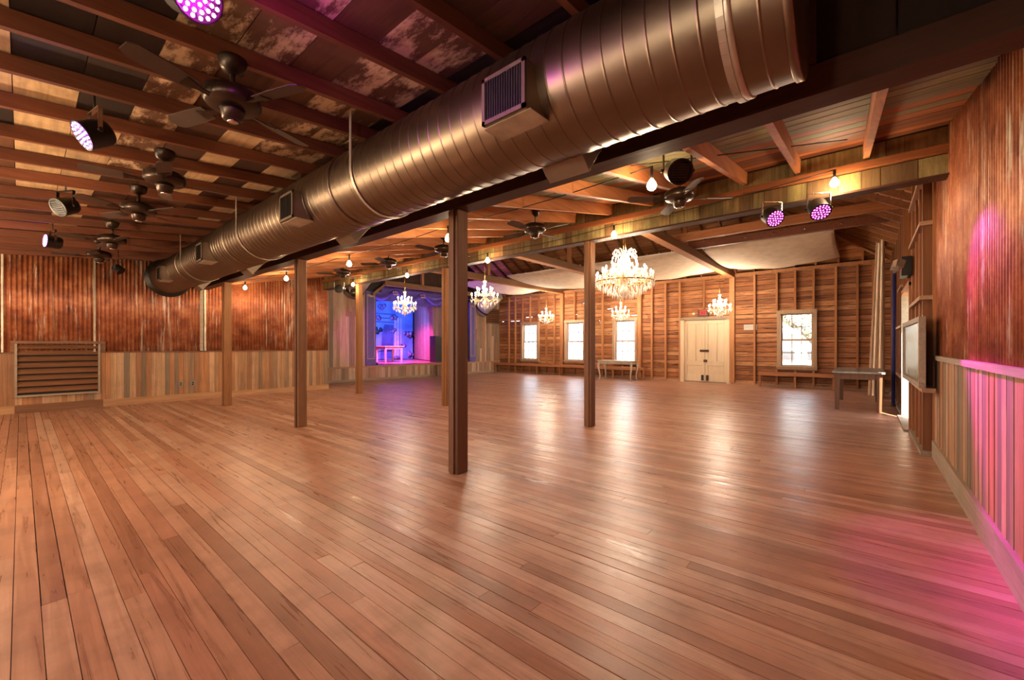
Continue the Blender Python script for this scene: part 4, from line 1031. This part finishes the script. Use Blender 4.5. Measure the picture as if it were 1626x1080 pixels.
par((.25, 5.25, 2.20), (-.9, 4.6, 1.5), 'unlit black spot lamp with white rim among the left joists', None, None, top=2.43)
par((.24, 7.17, 2.20), (-1.0, 6.9, 2.25), 'small LED can by the rusty wall, throwing red light on a joist', 'led_violet', (8, (1, .25, .3), 90), top=2.43)
par((.94, 8.5, 2.14), (1.6, 8.0, 1.4), 'twin bronze spot lamp high before the rusty wall', None, None, .8, top=2.5)
par((4.44, .655, 2.18), (3.2, -.46, 1.05), 'left of the two magenta LED cans under the header beam', 'led_magenta', (600, (1.0, .05, .9), 40))
par((4.44, .31, 2.18), (3.0, -.46, .35), 'right of the two magenta LED cans under the header beam', 'led_magenta', (110, MG, 34))
par((2.72, .92, 2.12), (2.2, .5, 1.75), 'black slotted can light hanging below the dark beam', None, None, 1.0, grp='black can lights')
par((3.9, 7.6, 2.08), (3.2, 6.6, 1.9), 'small black can light near the stage louver', None, None, top=2.54, grp='black can lights')
par((4.7, 8.5, 2.16), (7.5, 12.5, .6), 'small LED can glowing pink before the grey duct', 'led_pinkwhite', (120, (1, .1, .8), 40))
# stage lamps
t = thing('lighting_bar', 'steel lighting bar across the stage behind the valance', 'bar', (8.3, 11.55, 2.74)); MB().tube([(X2 + .06, 11.55, 2.74), (XB + .02, 11.55, 2.74)], .014, 10).build('pipe', 'black_metal', t)
lt = thing('stage_lamp', 'violet stage lamp hidden behind the valance', 'lamp', (8.2, 11.6, 2.6)); MB().lathe([(.05, 0), (.06, .1), (.03, .12)], (8.2, 11.6, 2.6), 14).build('can', 'black_metal', lt); MB().tube([(8.2, 11.6, 2.7), (8.2, 11.55, 2.727)], .012, 6).build('hanger', 'black_metal', lt)
lamp(lt, (8.2, 11.6, 2.58), 1800, (.08, .14, 1.0), .06, 85, (9.6, 14.9, 1.0), .5)
lt = thing('stage_lamp', 'magenta stage lamp hidden behind the valance', 'lamp', (7.6, 11.5, 2.6)); MB().lathe([(.05, 0), (.06, .1), (.03, .12)], (7.6, 11.5, 2.6), 14).build('can', 'black_metal', lt); MB().tube([(7.6, 11.5, 2.7), (7.6, 11.55, 2.727)], .012, 6).build('hanger', 'black_metal', lt)
lamp(lt, (7.6, 11.5, 2.58), 2200, (1.0, .08, .75), .06, 75, (9.0, 13.0, .42), .5)
lt = thing('stage_lamp', 'violet footlight on the stage floor behind the left panel', 'lamp', (6.9, 11.2, SF)); MB().lathe([(.05, 0), (.06, .06), (.02, .08)], (6.9, 11.2, SF), 14).build('can', 'black_metal', lt)
lamp(lt, (6.95, 11.3, SF + .14), 500, (.25, .12, 1.0), .06, 110, (8.3, 11.25, 2.9), .6)

# ================================================================== TABLES AND THINGS BY THE WALLS
# dark table by the side wall
t = thing('side_table', 'long dark wooden table with worn grey top by the side wall', 'table', (9.05, .08, 0))
xa, xb_, ya, yb = 8.28, 9.85, -.20, .39
for i in range(4): solid('top_board', 'table_top', t, xa - .03, xb_ + .03, ya - .02 + i * .157, ya - .02 + i * .157 + .155, .575, .60)
MB().box(xa + .03, xb_ - .03, ya + .03, ya + .045, .48, .575).box(xa + .03, xb_ - .03, yb - .045, yb - .03, .48, .575).box(xa + .03, xa + .045, ya + .045, yb - .045, .48, .575).box(xb_ - .045, xb_ - .03, ya + .045, yb - .045, .48, .575).build('apron', 'table_dark', t)
for a in (xa + .045, xb_ - .045):
    for b in (ya + .045, yb - .045): MB().hexa([(a - .026, b - .026, 0), (a + .026, b - .026, 0), (a + .026, b + .026, 0), (a - .026, b + .026, 0), (a - .036, b - .036, .575), (a + .036, b - .036, .575), (a + .036, b + .036, .575), (a - .036, b + .036, .575)]).build('leg', 'table_dark', t)
# white cabriole table
t = thing('console_table', 'pale painted table with curved cabriole legs under a window', 'table', (11.27, 5.52, 0))
xa, xb_, ya, yb = 11.07, 11.48, 5.02, 6.03
MB().box(xa - .03, xb_ + .03, ya - .04, yb + .04, .55, .57).build('top', 'table_white', t, bevel=.006)
ap = MB().box(xa, xb_, ya + .02, yb - .02, .47, .55).build('apron', 'table_white', t)
for a, b in ((5.15, 5.5), (5.55, 5.9)):
    dr = solid('drawer', 'table_white', t, xa - .008, xa, a, b, .48, .54); MB().lathe([(.004, -.012), (.012, -.01), (.012, -.004), (.004, 0)], (xa - .008, (a + b) / 2, .51), 10, 'X').build('knob', 'latch', dr)
for sx, a in ((-1, xa + .02), (1, xb_ - .02)):
    for sy, b in ((-1, ya + .02), (1, yb - .02)):
        pr = [(0, .55), (.02, .47), (.03, .40), (.015, .28), (-.005, .16), (-.005, .07), (.01, .025), (.03, .0)]; rs = [.035, .036, .032, .024, .018, .016, .02, .024]
        MB().tube([(a + sx * d * .7, b + sy * d, z) for d, z in pr], rs, 10).build('leg', 'table_white', t)
# framed board leaning on the stud wall
t = thing('framed_board', 'large framed greenish board fixed on the stud wall', 'board', (5.75, -.36, .64))
A = Vector((4.95, -.362, 0)); Bq = Vector((6.5, -.335, 0)); nrm = Vector((0, 1, 0))
def fb(u, z, d): p = A.lerp(Bq, u); return (p.x, p.y + d, z)
def fbox(u0, u1, z0, z1, d0, d1): return MB().hexa([fb(u0, z0, d0), fb(u1, z0, d0), fb(u1, z0, d1), fb(u0, z0, d1), fb(u0, z1, d0), fb(u1, z1, d0), fb(u1, z1, d1), fb(u0, z1, d1)])
fbox(.03, .97, .68, 1.21, -.02, .0).build('panel', 'glass_board', t)
for (u0, u1, z0, z1) in ((0, 1, .64, .685), (0, 1, 1.205, 1.25), (0, .035, .685, 1.205), (.965, 1, .685, 1.205)): fbox(u0, u1, z0, z1, -.025, .018).build('frame_rail', 'base_grey', t)
solid('support_rail', 'shelf_wood', t, 4.98, 6.5, -.45, -.365, .60, .638)
# small picture frame on the shelf
t = thing('picture_frame', 'small pale empty frame leaning on the stud wall shelf', 'frame', (5.95, YW - .05, 1.46))
for (p0, p1, q0, q1) in ((5.80, 5.84, 0, .30), (6.06, 6.10, 0, .30), (5.84, 6.06, 0, .04), (5.84, 6.06, .26, .30)):
    f = lambda q: YW - .02 - .09 * q / .3
    MB().hexa([(p0, f(q0), 1.46 + q0), (p1, f(q0), 1.46 + q0), (p1, f(q0) + .012, 1.46 + q0), (p0, f(q0) + .012, 1.46 + q0), (p0, f(q1), 1.46 + q1), (p1, f(q1), 1.46 + q1), (p1, f(q1) + .012, 1.46 + q1), (p0, f(q1) + .012, 1.46 + q1)]).build('frame_rail', 'base_grey', t)
MB().hexa([(5.84, YW - .034, 1.50), (6.06, YW - .034, 1.50), (6.06, YW - .03, 1.50), (5.84, YW - .03, 1.50), (5.84, YW - .098, 1.72), (6.06, YW - .098, 1.72), (6.06, YW - .094, 1.72), (5.84, YW - .094, 1.72)]).build('backing', 'letter_white', t)
# emergency light box on the stud
t = thing('emergency_light', 'black emergency light box with two square heads on the stud wall', 'lamp', (6.9, YW + .03, 1.85))
solid('box', 'black_metal', t, 6.52, 6.82, YW, YW + .09, 1.80, 2.02, bevel=.004)
for k, xx in enumerate((6.56, 6.76)):
    hd = MB().bar((xx, YW + .09, 1.93), (xx - .03, YW + .14, 1.95), .11, .09).build('lamp_head', 'galv', t); MB().bar((xx - .03, YW + .14, 1.95), (xx - .032, YW + .146, 1.951), .10, .08).build('lens', 'shelf_wood', hd)
solid('indicator', 'exit_red', t, 6.52, 6.54, YW + .088, YW + .094, 1.86, 1.88)
# curtains in the far corner
t = thing('corner_curtain', 'long cream curtain hanging in the corner beside the table', 'curtain', (10.6, -.12, 0))
MB().grid(lambda u, v: (10.85 - .3 * u + .04 * math.sin(34 * u), -.03 - .13 * v - (.24 - .13 * v) * u + .010 * math.sin(51 * u), .02 + 3.05 * v), 60, 8).build('cloth', 'cloth_curtain', t)
MB().tube([(10.1, -.22, 3.08), (11.3, -.22, 3.08)], .012, 8).build('rod', 'plate_white', t)
t = thing('blue_pole', 'tall dark blue pole standing against the stud wall', 'pole', (9.5, -.36, 0))
MB().tube([(9.35, -.345, .02), (9.4, -.36, 2.2)], .025, 10).build('shaft', 'cloth_blue', t); MB().tube([(9.35, -.345, 0), (9.35, -.345, .03)], .035, 10).build('foot', 'black', t)

# ================================================================== OUTSIDE
tag(solid('ground', 'ground', None, -30, 60, -40, 45, -.6, -.5), kind='structure')
hs = thing('neighbour_house', 'pale building seen through the right window', 'building', (26, 3, -.5))
solid('wall', 'house_white', hs, 24, 28, -6, 7, -.5, 1.6)
for y in (1.2, 2.6, 4.0): 
    wn = solid('window', 'house_dark', hs, 23.97, 24, y, y + .9, .35, .75); solid('sill', 'house_red', wn, 23.93, 23.97, y, y + .9, .32, .36)
MB().prism([(23.6, -6.3, 1.6), (28.4, -6.3, 1.6), (26, -6.3, 3)], (0, 13.6, 0)).build('roof', 'house_white', hs)
tr = thing('leaning_tree', 'leaning tree with bare limbs seen through the right window', 'tree', (17, .3, -.5))
MB().tube([(17, .6, -.5), (17, .9, .6), (17.1, 1.5, 1.4), (17.2, 2.5, 2.2), (17.2, 3.6, 2.8)], [.16, .14, .12, .09, .05], 10).build('trunk', 'bark', tr)
for i in range(10):
    b0 = Vector((17.1, 1.1 + .22 * i, 1.0 + .17 * i)); MB().tube([b0, b0 + Vector((R.uniform(-.3, .3), R.uniform(-.5, .4), R.uniform(.2, .6))), b0 + Vector((R.uniform(-.5, .5), R.uniform(-.8, .6), R.uniform(.3, .9)))], [.03, .02, .008], 6).build('branch', 'bark', tr)
lf = MB()
for i in range(700):
    c = Vector((17.1 + R.uniform(-.5, .5), R.uniform(.6, 3.6), 0)); c.z = .55 + .75 * c.y + R.uniform(-.35, .45); oct_(lf, c, .035, .06)
tag(lf.build('foliage', 'leaf', tr), kind='stuff')
